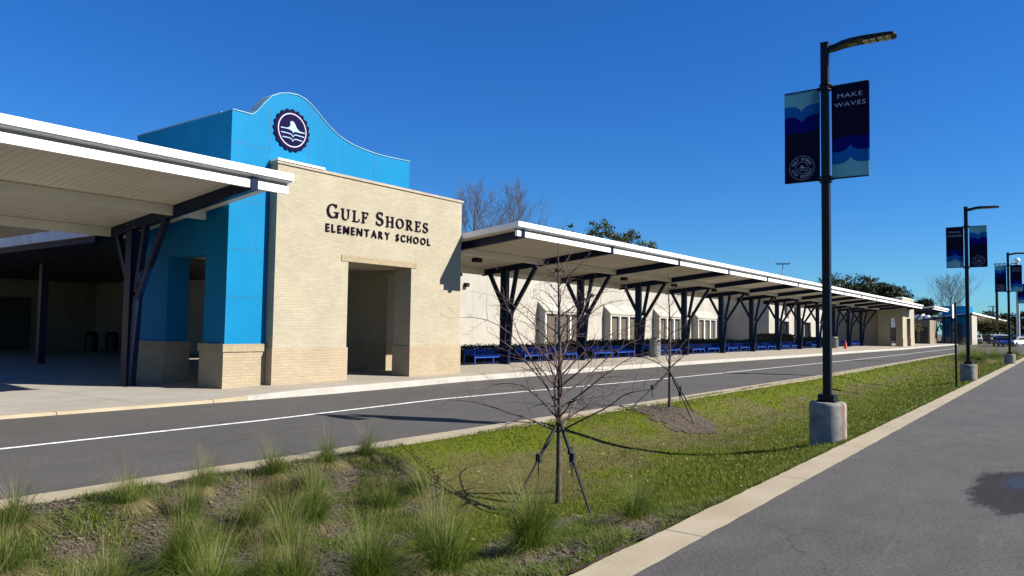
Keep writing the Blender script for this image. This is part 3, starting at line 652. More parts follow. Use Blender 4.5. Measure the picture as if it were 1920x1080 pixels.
# ---------------------------------------------------------------- benches
def bench(x, y, label):
    T = root('bench', (x,y,.15), label, 'bench', 'blue metal benches along the walkway'); w = 1.86; h = w/2
    b = MB(); n = 44
    pr = [(-.24,.30),(-.245,.40),(-.20,.435),(0,.415),(.2,.435),(.27,.50),(.30,.62)]
    for i in range(n):
        xx = x-h+.04+(w-.08)*i/(n-1)
        for (p, q) in zip(pr, pr[1:]): b.beam((xx,y+p[0],.15+p[1]),(xx,y+q[0],.15+q[1]),.026,.012,(1,0,0))
    for p in (pr[0], pr[3], pr[-1]): b.tube([(x-h,y+p[0],.15+p[1]),(x+h,y+p[0],.15+p[1])], .018, 6)
    b.build('seat', M_benchb, T)
    for s in (-1, 1):
        b = MB(); xx = x+s*h; b.tube([(xx,y-.27,.15),(xx,y-.25,.55),(xx,y-.22,.70),(xx,y-.12,.76),(xx,y+.12,.77),(xx,y+.25,.72),(xx,y+.30,.62),(xx,y+.31,.4),(xx,y+.33,.15)], .024, 6)
        b.tube([(xx,y-.25,.56),(xx,y+.30,.56)], .018, 6); b.build('side_frame', M_benchb, T)
    for yy in (-.2, .25): b = MB(); b.tube([(x+.35,y+yy,.15),(x+.35,y+yy,.55)], .02, 6); b.build('leg', M_benchb, T)
    return T
BX = [24.15,27.6,30.0,33.6,36.05,39.75,42.2,45.9,48.4,52.0,54.5,58.2,60.7,64.4,67.0,73.4,79.4,86.0,89.7,92.3]
def ordw(i): return ['first','second','third','fourth','fifth','sixth','seventh','eighth','ninth','tenth','eleventh','twelfth','thirteenth','fourteenth','fifteenth','sixteenth','seventeenth','eighteenth','nineteenth','twentieth'][i]
b0 = None
for i, x in enumerate(BX):
    lab = ordw(i)+' blue slatted bench along the walkway counting away from the brick entrance tower'
    if i == 0: lab = 'blue slatted bench nearest the brick entrance tower, beside the first forked post'
    if i == len(BX)-1: lab = 'farthest blue slatted bench, next to the cream tower at the walkway end'
    if b0 is None: b0 = bench(x, 19.45, lab); bs = snapshot(b0)
    else: c = copy_tree(b0, (x, 19.45, .15), tree=bs); c['label'] = lab

# ---------------------------------------------------------------- litter bins, cones
def bin_(x, y, label):
    T = root('litter_bin', (x,y,.15), label, 'litter bin', 'round litter bins under the walkway')
    b = MB(); b.cyl(x,y,.15,.20,.27,24); b.cyl(x,y,.20,.98,.29,24); o = b.build('body', M_base, T)
    b = MB()
    for i in range(28):
        a = 2*math.pi*i/28; b.tube([(x+.298*math.cos(a),y+.298*math.sin(a),.24),(x+.298*math.cos(a),y+.298*math.sin(a),.94)], .012, 4)
    b.build('slats', M_steel, o)
    b = MB(); b.cyl(x,y,.98,1.16,.295,24); b.tube([(x,y,1.16),(x,y,1.22),(x,y,1.25)], [.295,.25,.10], 24); b.build('hood', M_base, T)
    b = MB(); b.box(x-.17,x+.17,y-.305,y-.2,1.0,1.12); b.build('opening', M_dark, T); return T
q = bin_(38.2, 18.55, 'grey litter bin with domed hood by the third visible forked post'); s_ = snapshot(q)
c = copy_tree(q, (76.6,18.2,.15), tree=s_); c['label'] = 'far grey litter bin under the walkway next to the orange cone'
def cone(x, y, z, label):
    T = root('traffic_cone', (x,y,z), label, 'traffic cone', 'orange traffic cones')
    b = MB(); b.box(x-.19,x+.19,y-.19,y+.19,z,z+.04); b.build('base', M_orange, T); b = MB(); b.cyl(x,y,z+.04,z+.74,.15,20,.03); o = b.build('body', M_orange, T)
    b = MB(); b.cyl(x,y,z+.38,z+.52,.087,20,.062); b.build('stripe', M_white, o); return T
q = cone(75.6,17.0,.15,'orange traffic cone standing on the pavement beside the far litter bin'); s_ = snapshot(q)
c = copy_tree(q, (91.,8.5,0), tree=s_); c['label'] = 'orange traffic cone standing out on the road near the far lamp posts'

# ---------------------------------------------------------------- lamp posts with banners
BW, BZ0, BZ1 = .58, 4.23, 5.78
def wavecurve(n, edge, cusp, up):
    P = []
    for i in range(n+1):
        t_ = i/n; s = abs(t_-.5)*2; k = math.exp(-s*4.2)-math.exp(-4.2)*s; hump = .25*math.sin(math.pi*s)
        P.append((t_, edge+(cusp-edge)*k+(-1 if up else 1)*0.0+ (hump*(edge-cusp)*.45)))
    return P
def banner(T, y0, x, kind):
    n = 24; W_ = BW; top, bot = BZ1, BZ0; Hh = top-bot
    if kind == 'seal': bands = [(wavecurve(n,.845,.775,False), M_b1), (wavecurve(n,.725,.655,False), M_b2), (wavecurve(n,.55,.53,True), M_b3), (None, M_b4)]
    else: bands = [(wavecurve(n,.43,.455,True), M_b4), (wavecurve(n,.285,.345,True), M_b3), (wavecurve(n,.155,.215,True), M_b2), (None, M_b1)]
    b = MB(); up = [(i/n, 1.) for i in range(n+1)]
    def X(t_, s): return x+.010*math.sin(t_*5+s*3)
    for cv, mt in bands:
        cv = cv or [(i/n, 0.) for i in range(n+1)]; b.use(mt)
        for i in range(n):
            for side in (0, .006):
                q = [(X(t_, s)+side, y0+W_*(1-t_), bot+s*Hh) for t_, s in (cv[i], cv[i+1], up[i+1], up[i])]
                b.face(q if side else q[::-1])
        up = cv
    ob = b.build('banner', None, T)
    b = MB()
    if kind == 'seal':
        cy, cz = y0+W_*.5, bot+.235; P = lambda u, w, d=0: (x-.016-d, cy-u, cz+w)
        def ring(r0, r1, wob=0., nn=72):
            for i in range(nn):
                a0, a1 = 2*math.pi*i/nn, 2*math.pi*(i+1)/nn; f = lambda r, a: (r+wob*math.cos(18*a))
                b.face([P(f(r,a)*math.cos(a), f(r,a)*math.sin(a)) for r, a in ((r0,a0),(r0,a1),(r1,a1),(r1,a0))])
        ring(.200,.206,.008); ring(.098,.104)
        for word, ac, sgn in (('GULF SHORES', 90, -1), ('CITY SCHOOLS', 270, 1)):
            L_ = len(word); step = 13.5
            for i, ch in enumerate(word):
                if ch == ' ': continue
                a = ac+sgn*(i-(L_-1)/2)*step; vs, fs = text_mesh(ch, .062, ext=.0005, off=.001); mw = max(v.x for v in vs)/2
                rt = R(a-90) if sgn < 0 else R(a+90); rr_ = .130 if sgn < 0 else .172
                b.raw([P(rr_*math.cos(R(a))+(v.x-mw)*math.cos(rt)-v.y*math.sin(rt), rr_*math.sin(R(a))+(v.x-mw)*math.sin(rt)+v.y*math.cos(rt)) for v in vs], fs)
        fin2 = [((p[0]-850)/400.*.19, (573-p[1]+.235*(p[0]-850))/483.*.19) for p in fin]; vs = [P(u, w) for u, w in fin2]; b.raw(vs, [tuple(range(len(vs)))])
        for dz in (-.03, -.05): b.face([P(-.07,dz), P(.07,dz), P(.07,dz+.005), P(-.07,dz+.005)])
    else:
        for s, wa, z0_, z1_ in (('MAKE', .17, .855, .895), ('WAVES', .085, .76, .80)):
            fit_text(b, s, y0+W_*(1-wa), y0+W_*wa, bot+Hh*z0_-.0, bot+Hh*z1_+.01, lambda u, w, d: (x-.016, u, w), ext=0., off=0., spacing=1.12)
    b.build('banner_print', M_bt, ob)
def lamp_post(x, y, seal_left, label):
    T = root('lamp_post', (x,y,-.12), label, 'lamp post', 'black lamp posts with banners on the grass strip')
    b = MB(); b.tube([(x,y,-.35),(x,y,.50),(x,y,.545),(x,y,.56)], [.285,.285,.275,.25], 40); b.build('concrete_base', M_rust, T)
    b = MB(); b.box(x-.15,x+.15,y-.15,y+.15,.56,.585); b.box(x-.125,x+.125,y-.125,y+.125,.585,.68); b.build('base_plate', M_black, T, .006)
    b = MB(); b.box(x-.062,x+.062,y-.062,y+.062,.68,6.52); b.box(x-.066,x+.066,y-.066,y+.066,6.52,6.545); b.build('pole', M_black, T, .008)
    b = MB(); b.box(x-.068,x-.062,y-.03,y+.03,1.15,1.30); b.build('hand_hole', M_black, T)
    b = MB(); pr = [(-.06,6.42,.05,.05),(-.16,6.43,.055,.05),(-.27,6.46,.10,.045),(-.42,6.475,.13,.04),(-.62,6.475,.145,.035),(-1.0,6.455,.145,.03),(-1.06,6.45,.12,.022),(-1.08,6.449,.06,.012)]
    vs = []; 
    for yy, zz, hw, hh in pr:
        for a, c in ((-1,-1),(-.85,-1.),(.85,-1),(1,-1),(1,.3),(.7,1),(-.7,1),(-1,.3)): vs.append((x+a*hw, y+yy, zz+c*hh))
    fs = [(i*8+k, i*8+(k+1) % 8, (i+1)*8+(k+1) % 8, (i+1)*8+k) for i in range(len(pr)-1) for k in range(8)]+[tuple(range(8))[::-1], tuple(range(len(vs)-8, len(vs)))]
    b.raw(vs, fs); o = b.build('lamp_head', M_black, T)
    pieces('led_panel', M_led, o, [(x+xx-.045,x+xx+.045,y+yy-.04,y+yy+.04,6.418,6.424) for yy in (-.64,-.74,-.86,-.96) for xx in (-.062, .062)])
    b = MB(); b.box(x-.07,x+.07,y-.5,y-.36,6.425,6.432); b.build('driver_cover', M_lens, o)
    for z in (BZ1, BZ0):
        b = MB(); b.tube([(x,y-.66,z),(x,y+.66,z)], .013, 8); b.tube([(x,y-.12,z),(x,y+.12,z)], .022, 8)
        b.build('banner_arm', M_black, T)
        for dz in (-.05, .035): b = MB(); b.tube([(x,y,z+dz),(x,y,z+dz+.015)], .10, 16); b.build('pole_band', M_black, T)
    ly, ry = y+.09, y-.09-BW-.005
    banner(T, ly, x-.004, 'seal' if seal_left else 'words'); banner(T, ry, x-.004, 'words' if seal_left else 'seal')
    return T
lab = ['nearest black lamp post on a rust-streaked concrete base carrying two blue banners', 'second black lamp post with its slogan banner left of the pole',
       'third black lamp post along the grass strip with birds on its banner arm', 'fourth lamp post at the right edge with only its navy banner in view']
q = lamp_post(12.93, 3.19, True, lab[0]); s_ = snapshot(q)
c = copy_tree(q, (52.6,2.82,-.12), tree=s_); c['label'] = lab[2]
q2 = lamp_post(32.9, 3.07, False, lab[1]); s2 = snapshot(q2)
c = copy_tree(q2, (72.6,2.62,-.12), tree=s2); c['label'] = lab[3]
for i, dy in enumerate((.66,.58,.46,.37,.24,.16,-.2,-.34)):
    x, y, z = 52.6, 2.82+dy, BZ1+.01; b = MB(); b.tube([(x,y+.06,z+.05),(x,y+.03,z+.075),(x,y-.02,z+.09),(x,y-.05,z+.12),(x,y-.07,z+.125)], [.01,.03,.035,.02,.006], 6); b.tube([(x,y,z),(x,y,z+.07)], .004, 4)
    tag(b.build('bird', M_bird), 'small dark bird perched on the banner arm of the third lamp post', 'bird', 'birds on the third lamp post')
# narrow sign seen edge-on
T = root('sign_post', (28.7,3.03,-.15), 'thin black post with a small sign seen edge-on beside the second lamp post', 'sign')
b = MB(); b.box(28.67,28.73,3.0,3.06,-.3,2.75); b.build('post', M_black, T)
b = MB(); b.prism([(28.52,2.22),(28.9,2.22),(28.9,2.68),(28.52,2.68)], 3.09, 3.10, 'y'); b.build('sign_plate', M_white, T)
# poles far off
T = root('flagpole', (136,6.1,0), 'tall silver grey pole with a white ball top at the right edge', 'pole')
b = MB(); b.cyl(136,6.15,0,12.6,.24,16,.2); b.build('pole', M_steel, T); b = MB(); b.tube([(136,6.15,12.6),(136,6.15,12.8),(136,6.15,13.15),(136,6.15,13.3)], [.1,.4,.4,.1], 12); b.build('ball', M_white, T)
T = root('utility_pole', (170,12,0), 'tall dark utility pole rising behind the far canopy and third lamp post', 'pole')
b = MB(); b.cyl(170,11.0,0,12.2,.26,12,.22); b.build('pole', M_black, T)
T = root('stadium_light', (190,57.3,0), 'stadium floodlight rack just showing above the walkway roof', 'floodlight')
b = MB(); b.cyl(190,57.3,0,18.5,.2,12,.12); b.build('pole', M_steel, T); b = MB(); b.beam((190.6,55.9,18.5),(189.4,58.7,18.5),.12,.15); b.build('crossarm', M_steel, T)
for k in range(6):
    t_ = k/5; x, y = 190.6-1.2*t_, 55.9+2.8*t_; b = MB(); b.box(x-.18,x+.18,y-.14,y+.14,18.55,18.85); b.build('floodlight_head', M_black, T)
for i, (x, y, h) in enumerate(((175,12.,7.2),)):
    T = root('street_lamp', (x,y,0), 'small distant double-headed street lamp above the far canopy', 'street lamp'); b = MB(); b.cyl(x,y,0,h,.12,8); b.build('pole', M_black, T)
    b = MB(); b.beam((x,y-.9,h),(x,y+.9,h),.2,.12); b.build('lamp_head', M_black, T)

# ---------------------------------------------------------------- vehicles
def car(x, y, rz, body, label, suv=True):
    T = root('parked_car', (0,0,0), label, 'car', 'cars parked beyond the grass strip')
    b = MB(); pr = [(-2.25,.35),(2.2,.35),(2.28,.6),(2.2,.95),(1.3,1.05),(.75,1.62),(-1.5,1.68),(-2.1,1.2),(-2.28,.95)] if suv else [(-2.25,.35),(2.2,.35),(2.28,.6),(2.1,.85),(1.1,.95),(.45,1.4),(-1.1,1.42),(-1.8,.98),(-2.28,.9)]
    b.prism(pr, -.9, .9, 'y'); b.build('body', body, T, .06)
    b = MB(); g_ = [(1.28,1.04),(.76,1.55),(-1.4,1.6),(-1.9,1.2)] if suv else [(1.05,.96),(.45,1.34),(-1.05,1.36),(-1.6,1.0)]
    b.prism(g_, -.91, .91, 'y'); b.box(.8,1.2,-.75,.75,1.1,1.5); b.raw([(1.33,-.75,1.06),(1.33,.75,1.06),(.80,.7,1.58),(.80,-.7,1.58)], [(0,1,2,3)]); b.build('window', M_glass, T)
    for sx in (-1.4, 1.4):
        for sy in (-.92, .74): b = MB(); b.tube([(sx,sy,.34),(sx,sy+.18,.34)], .34, 16); b.build('wheel', M_tyre, T)
    for sy in (-.7, .5): b = MB(); b.box(2.26,2.31,sy,sy+.25,.68,.82); b.build('headlight', M_led, T)
    T.location = (x, y, 0); T.rotation_euler = (0,0,rz); return T
car(124, 7.4, R(195), M_carb, 'blue car facing the camera at the far road junction', False)
car(131, 8.1, R(186), M_carw, 'white pickup just behind the blue car at the junction')
car(128, 6.3, R(160), M_carw, 'white car partly behind the third lamp post', False)
car(150, 6.9, R(180), M_card, 'dark car at the far right beyond the blue car')
for i, (x, y, mm, l) in enumerate(((158,13.6,M_carw,'white car half hidden below the olive trees, leftmost there'), (160,12.4,M_card,'dark car below the olive trees, middle one there'), (162,11.2,M_carw,'pale car below the olive trees, nearest the blue car'))): car(x, y, R(190), mm, l)

# ---------------------------------------------------------------- vegetation
rnd = random.Random(7)
def blade(b, p, d, h, w, bend, seg=3):
    p = Vector(p); side = Vector((-d.y, d.x, 0))*(w/2); L, Q = [], []
    for i in range(seg+1):
        t_ = i/seg; c = p+d*(bend*t_*t_)+Vector((0,0,h*(t_-.35*bend/max(h,.01)*t_*t_*t_ if bend > h*.5 else t_))); k = (1-t_)
        if i == seg: Q.append(c)
        else: L.append((c-side*(k*.7+.3), c+side*(k*.7+.3)))
    base = len(b.v); vs = [v for pr_ in L for v in pr_]+Q
    fs = [(2*i, 2*i+1, 2*i+3, 2*i+2) for i in range(seg-1)]+[(2*seg-2, 2*seg-1, 2*seg)]
    b.raw(vs, fs)
def make_tuft_mesh(seed, straw, lush):
    r = random.Random(seed); b = MB()
    for mt in (L_t1, L_t2, L_t3): b.use(mt)
    def strand(a, rad, hh, out, drop, w, seg=5):
        d = Vector((math.cos(a), math.sin(a), 0)); p0 = d*rad; pts = []; tw = r.gauss(0, .25)
        for k in range(seg+1):
            t_ = k/seg; pts.append(p0+Vector((math.cos(a+tw*t_), math.sin(a+tw*t_), 0))*(out*t_**1.35)+Vector((r.gauss(0,.003), r.gauss(0,.003), hh*(1.55*t_-.55*t_*t_)-drop*t_**2.6)))
        side = Vector((-d.y, d.x, 0)); side.rotate(Matrix.Rotation(r.uniform(-.9,.9), 3, 'Z')); vs = []
        for k, p in enumerate(pts[:-1]): ww = w*(1-.8*k/seg)/2; vs += [p-side*ww, p+side*ww]
        vs.append(pts[-1]); b.raw(vs, [(2*k,2*k+1,2*k+3,2*k+2) for k in range(seg-1)]+[(2*seg-2,2*seg-1,2*seg)])
    lobes = [(r.uniform(0, 6.28), r.uniform(.5, 1.3)) for _ in range(5)]
    def lob(a): return .75+.35*max(math.cos(a-l[0])*l[1] for l in lobes)
    for i in range(int(760*lush)):                      # green core
        a = r.uniform(0, 6.283); q = r.random(); b.use(L_t1 if r.random() < .82 else L_t2); strand(a, abs(r.gauss(0,.055)), .44*r.uniform(.45,1.15)*lob(a), .42*(.08+1.1*q)*r.uniform(.6,1.3)*lob(a), .30*q*q, r.uniform(.003,.0055))
    for i in range(int(420*straw)):                     # dead skirt drooping to the ground
        a = r.gauss(4.3, 1.6); q = r.random(); b.use(L_t3 if r.random() < .7 else L_t2); strand(a, abs(r.gauss(0,.05)), .22*r.uniform(.5,1.2), .42*r.uniform(.5,1.2), .30*r.uniform(.7,1.3), r.uniform(.003,.005))
    for i in range(150):                                 # long thin stems
        a = r.uniform(0, 6.283); b.use(L_t2 if r.random() < .5 else L_t3); strand(a, abs(r.gauss(0,.03)), .80*r.uniform(.6,1.1), .34*r.uniform(.2,1.5), .06, r.uniform(.0014,.0022), 6)
    return b
TP = [  # x, y, scale, variety
 (2.62,7.15,.62,1),(3.55,7.15,.60,2),(4.35,7.25,.62,1),(3.35,5.85,.85,0),(2.75,5.75,.7,0),(4.35,6.35,.72,2),(5.2,7.2,.66,1),(6.0,7.25,.60,2),(6.65,7.3,.62,1),(4.95,6.2,.72,0),(5.85,6.1,.62,2),(6.45,6.2,.62,0),(4.35,5.85,.7,1),
 (3.05,4.95,.8,0),(3.55,4.65,.85,2),(4.05,4.35,.85,0),(4.45,3.95,.95,2),(5.35,3.75,.92,0),(4.85,4.45,.92,1),(6.45,3.35,.72,2),(2.3,6.5,.7,1),(1.9,5.7,.75,2),(5.35,6.75,.6,1),(3.9,6.7,.55,0),(2.2,5.1,.7,1),(3.7,5.25,.6,1)]
DESC = ['by the road kerb, leftmost','by the road kerb, second from left','by the road kerb, third from left','bright, in the middle of the left mulch bed','low at the bottom left corner','green, right of the bright one','by the road kerb, fourth from left','by the road kerb, fifth from left','farthest by the road kerb','behind the leaves in the centre of the mulch bed','low, in front of the mulch gap','at the right tip of the mulch bed','dark, in the bed below the kerb row','at the bottom edge, left of centre','at the bottom edge below the mulch bed','in the foreground, just left of the big pair','large and pale, left of the staked tree','large, around the foot of the staked tree','behind the large pair left of the staked tree','alone on the lawn right of the staked tree','at the left picture edge in the bed','at the left picture edge, lower one','small, between the kerb row and the bed centre','small, under the second kerb clump','at the very bottom left corner','small, low in the bed near the bottom edge']
tm = [make_tuft_mesh(21, .7, 1.35), make_tuft_mesh(22, 1.9, .8), make_tuft_mesh(23, 1.2, 1.05), make_tuft_mesh(24, .8, 1.5), make_tuft_mesh(25, 2.2, .7)]
tmesh = []
for i, (x, y, s, k) in enumerate(TP):
    k = (3 if k == 0 and i % 2 else (4 if k == 2 and i % 2 else k))
    if len(tmesh) < 5 and k not in [q[0] for q in tmesh]:
        o = tm[k].build('grass_clump', None); tmesh.append((k, o)); 
    else:
        src = [q[1] for q in tmesh if q[0] == k][0]; o = src.copy(); COL.objects.link(o)
    o.location = (x, y, terr(x, y)-.01); sq = rnd.uniform(.9, 1.3); big = 1.16 if s > .78 else 1.20; o.scale = (s*big*sq, s*big, s*big*rnd.uniform(.95, 1.2)); o.rotation_euler = (rnd.uniform(-.14,.14), rnd.uniform(-.14,.14), rnd.uniform(-1.2,1.2))
    tag(o, 'clump of long arching ornamental grass '+DESC[i], 'ornamental grass', 'ornamental grass clumps in the swale')
for j, (x, y, s) in enumerate(((57,4.6,1.5),(59.5,5.1,1.7),(62,5.6,1.5),(63,4.3,1.6),(66,3.4,1.3),(69,2.95+.6,1.3),(64.5,6.3,1.3))):
    o = tmesh[0][1].copy(); COL.objects.link(o); o.location = (x, y, terr(x, y)); o.scale = (s*2.4, s*1.7, s*1.25); o.rotation_euler = (0, 0, j*2.2)
    tag(o, 'distant green ornamental grass clump at the far end of the grass strip', 'ornamental grass', 'ornamental grass clumps at the far end of the strip')

# short turf blades
b = MB()
for mt in (L_g1, L_g2, L_g3): b.use(mt)
def scatter(x0, x1, n, hs, ws):
    for i in range(n):
        x = rnd.uniform(x0, x1); y = rnd.uniform(2.82, 7.6)
        if mulch_at(x, y):
            if rnd.random() > .10: continue
        p = patch(x, y); u = rnd.random()
        b.use(L_g1 if u < .15+.75*p-.1 else (L_g2 if u < .62+.3*p else L_g3))
        a = rnd.uniform(0, 6.283); d = Vector((math.cos(a), math.sin(a), 0)); h = hs*rnd.uniform(.4, 1.2)*(.55+.45*min(1, p)); w = ws*rnd.uniform(.6, 1.3); sd_ = Vector((-d.y, d.x, 0))*w/2
        q = Vector((x, y, terr(x, y)-.003)); b.raw([q-sd_, q+sd_, q+d*(h*rnd.uniform(.2, .9))+Vector((0, 0, h))], [(0, 1, 2)])
scatter(2.5, 9, 95000, .045, .006); scatter(9, 16, 55000, .05, .009); scatter(16, 30, 32000, .055, .016); scatter(30, 75, 32000, .06, .035)
tag(b.build('grass'), kind='stuff')
# edge weeds hanging over the kerbs
b = MB()
for mt in (L_g1, L_t2): b.use(mt)
for i in range(9000):
    x = rnd.uniform(2, 24); y = 7.58-abs(rnd.gauss(0, .03)) if rnd.random() < .55 else 2.80+abs(rnd.gauss(0, .03))
    if noise.noise((x*1.2, y, 4)) < -.05: continue
    b.use(L_g1 if rnd.random() < .7 else L_t2); a = rnd.uniform(0, 6.283); d = Vector((math.cos(a), math.sin(a), 0)); h = .06*rnd.uniform(.4, 1.3)
    q = Vector((x, y, terr(x, y))); sd_ = Vector((-d.y, d.x, 0))*.004; b.raw([q-sd_, q+sd_, q+d*h*.9+Vector((0, 0, h))], [(0, 1, 2)])
tag(b.build('edge_weeds'), kind='stuff')
b = MB()
for mt in (L_t1, L_t2, L_t3, L_g1): b.use(mt)
k = 0
while k < 70000:
    x = rnd.uniform(1.5, 8.2); y = rnd.uniform(2.85, 7.6)
    if not mulch_at(x, y): continue
    v = noise.noise((x*1.5, y*1.5, 21.))+.5*noise.noise((x*4, y*4, 8.)); k += 1
    if v < -.12: continue
    b.use(rnd.choice((L_t1, L_t1, L_t2, L_g1, L_g1))); a = rnd.uniform(0, 6.283); d = Vector((math.cos(a), math.sin(a), 0)); h = rnd.uniform(.03, .15)*(.6+v); blade(b, (x, y, terr(x, y)+.01), d, h, .006, h*rnd.uniform(.3, 1.4), 2)
tag(b.build('bed_weeds'), kind='stuff')
# mulch chips, fallen leaves
b = MB()
for mt in (M_chip, L_litter, M_bark2): b.use(mt)
def chip(x, y, l, w, mt, zz=0):
    a = rnd.uniform(0, 6.283); d = Vector((math.cos(a), math.sin(a), rnd.uniform(-.4, .5)))*l/2; s_ = Vector((-math.sin(a), math.cos(a), rnd.uniform(-.3, .3)))*w/2
    q = Vector((x, y, terr(x, y)+zz)); b.use(mt); b.raw([q-d-s_, q+d-s_*.6, q+d*.9+s_, q-d+s_], [(0, 1, 2, 3)])
for i in range(17000):
    x = rnd.uniform(1.8, 8.); y = rnd.uniform(2.9, 7.5)
    if not mulch_at(x, y) or noise.noise((x*1.3, y*1.3, 33.)) < -.15: continue
    a = rnd.gauss(1.3, .8); L_ = rnd.uniform(.05, .2); d = Vector((math.cos(a), math.sin(a), rnd.gauss(0, .12))); q = Vector((x, y, terr(x, y)+rnd.uniform(.02, .05))); sd_ = Vector((-d.y, d.x, 0))*rnd.uniform(.001, .003)
    b.use(M_thatch); b.raw([q-sd_, q+sd_, q+d*L_], [(0, 1, 2)])
k = 0
while k < 17000:
    x = rnd.uniform(1.8, 9.) if rnd.random() < .8 else rnd.uniform(13.4, 16.4); y = rnd.uniform(2.85, 7.55)
    if mulch_at(x, y): chip(x, y, rnd.uniform(.02, .06), rnd.uniform(.006, .016), rnd.choice([M_chip, M_chip, M_bark2]), rnd.uniform(.02, .05)); k += 1
tag(b.build('mulch_chips'), kind='stuff')
b = MB()
for mt in (M_chip, L_litter, M_bark2): b.use(mt)
for i in range(380): chip(rnd.uniform(2, 22), rnd.uniform(2.9, 7.5), rnd.uniform(.02, .045), rnd.uniform(.012, .03), L_litter, rnd.uniform(.02, .05))
tag(b.build('fallen_leaves'), kind='stuff')

# young bare trees held by straps
def young_tree(x, y, z, H_, seed, spread, label, nb=34):
    r = random.Random(seed); T = root('young_tree', (x,y,z), label, 'tree', 'young bare trees on the grass strip')
    b = MB(); P = []; n = 14; ph = r.uniform(0, 6)
    for i in range(n+1):
        t_ = i/n; P.append(Vector((x+.05*math.sin(t_*7+ph)*t_, y+.03*math.sin(t_*6+ph)*t_+.02*t_, z-.05+H_*t_)))
    rads = [.034*(1-i/n)**.8+.004 for i in range(n+1)]; rads[0] = .05; b.tube(P, rads, 8); b.build('trunk', M_bark, T)
    b = MB()
    def at_(t_): k = min(n-1, int(t_*n)); f = t_*n-k; return P[k].lerp(P[k+1], f)
    def grow(p, d, L, r0, depth):
        seg = 9 if depth == 0 else 5; pts = [p.copy()]; rd = [r0]; dd = d.copy(); cv = Vector((r.gauss(0,.5), r.gauss(0,.5), r.gauss(0,.3)))
        for i in range(seg):
            t_ = (i+1)/seg
            if depth == 0: dd = dd+Vector((0,0,.10-.26*t_))+cv*.04+Vector((r.gauss(0,.085), r.gauss(0,.085), r.gauss(0,.07)))
            else: dd = dd+cv*.14+Vector((r.gauss(0,.08), r.gauss(0,.08), r.gauss(-.03,.08)))
            dd.normalize(); p = p+dd*(L/seg); pts.append(p.copy()); rd.append(max(.0017, r0*(1-t_*.82)))
            if depth < 2 and i > 0:
                for _ in range(1 if depth else (2 if r.random() < .5 else 1)):
                    if r.random() < (.85 if depth == 0 else .45):
                        sd_ = Vector((r.gauss(0,1), r.gauss(0,1), r.gauss(.2,.7))); sd_ = (sd_-dd*sd_.dot(dd)).normalized(); grow(p.copy(), (dd*.75+sd_*.8).normalized(), L*r.uniform(.16, .42)*(1-.3*t_), rd[-1]*.6, depth+1)
        b.tube(pts, rd, 5 if depth == 0 else 3, caps=False)
    for i in range(nb):
        t_ = .27+.62*((i+r.random())/nb)**1.35; a = i*2.4+r.uniform(-.4,.4); up = r.uniform(.35, .85)+.35*t_
        d = Vector((math.cos(a), math.sin(a), up)).normalized(); L = spread*max(.22, 1.12-1.35*(t_-.27))*r.uniform(.6, 1.12); grow(at_(t_), d, L, .0140*(1.15-t_*.75), 0)
    b.build('branches', M_twig, T)
    return T
def strap(x, y, z, hx, hy, gx, gy, label, grp):
    T = root('guy_strap', (gx, gy, terr(gx, gy)), label, 'strap', grp); g0 = Vector((gx, gy, terr(gx, gy)-.02)); h0 = Vector((hx, hy, z)); mid = g0.lerp(h0, .58)
    b = MB(); b.tube([g0, mid], .015, 6); b.tube([mid, mid.lerp(h0, .5), h0], [.018, .026, .020], 6); b.build('webbing', M_strap, T)
    b = MB(); b.beam(mid-Vector((0,0,.04)), mid+Vector((0,0,.06)), .06, .04); b.beam(mid+Vector((.015,.01,-.02)), mid+Vector((.03,.02,-.20)), .012, .04); b.build('buckle', M_strap, T)
T1x, T1y = 7.58, 4.93; z1 = terr(T1x, T1y)
young_tree(T1x, T1y, z1, 3.2, 5, 1.6, 'nearer young bare tree held by black straps among grass clumps', 40)
g = 'black straps staking the nearer young tree'
for (gx, gy, l) in ((6.68,5.02,'black tree strap running down to the left from the nearer young tree'), (6.88,4.05,'black tree strap running down to the right from the nearer young tree'), (8.45,5.1,'black tree strap behind the trunk of the nearer young tree')): strap(T1x, T1y, .60, T1x, T1y, gx, gy, l, g)
T2x, T2y = 15.1, 6.98; z2 = terr(T2x, T2y)
young_tree(T2x, T2y, z2, 3.0, 12, .95, 'farther young bare tree on a mulch mound beside the road kerb', 19)
g = 'black straps staking the farther young tree'
for (gx, gy, l) in ((13.95,7.4,'black tree strap running down to the left from the farther young tree'), (14.65,6.2,'black tree strap running toward the camera from the farther young tree'), (15.75,6.7,'black tree strap on the right side of the farther young tree')): strap(T2x, T2y, .80, T2x, T2y, gx, gy, l, g)

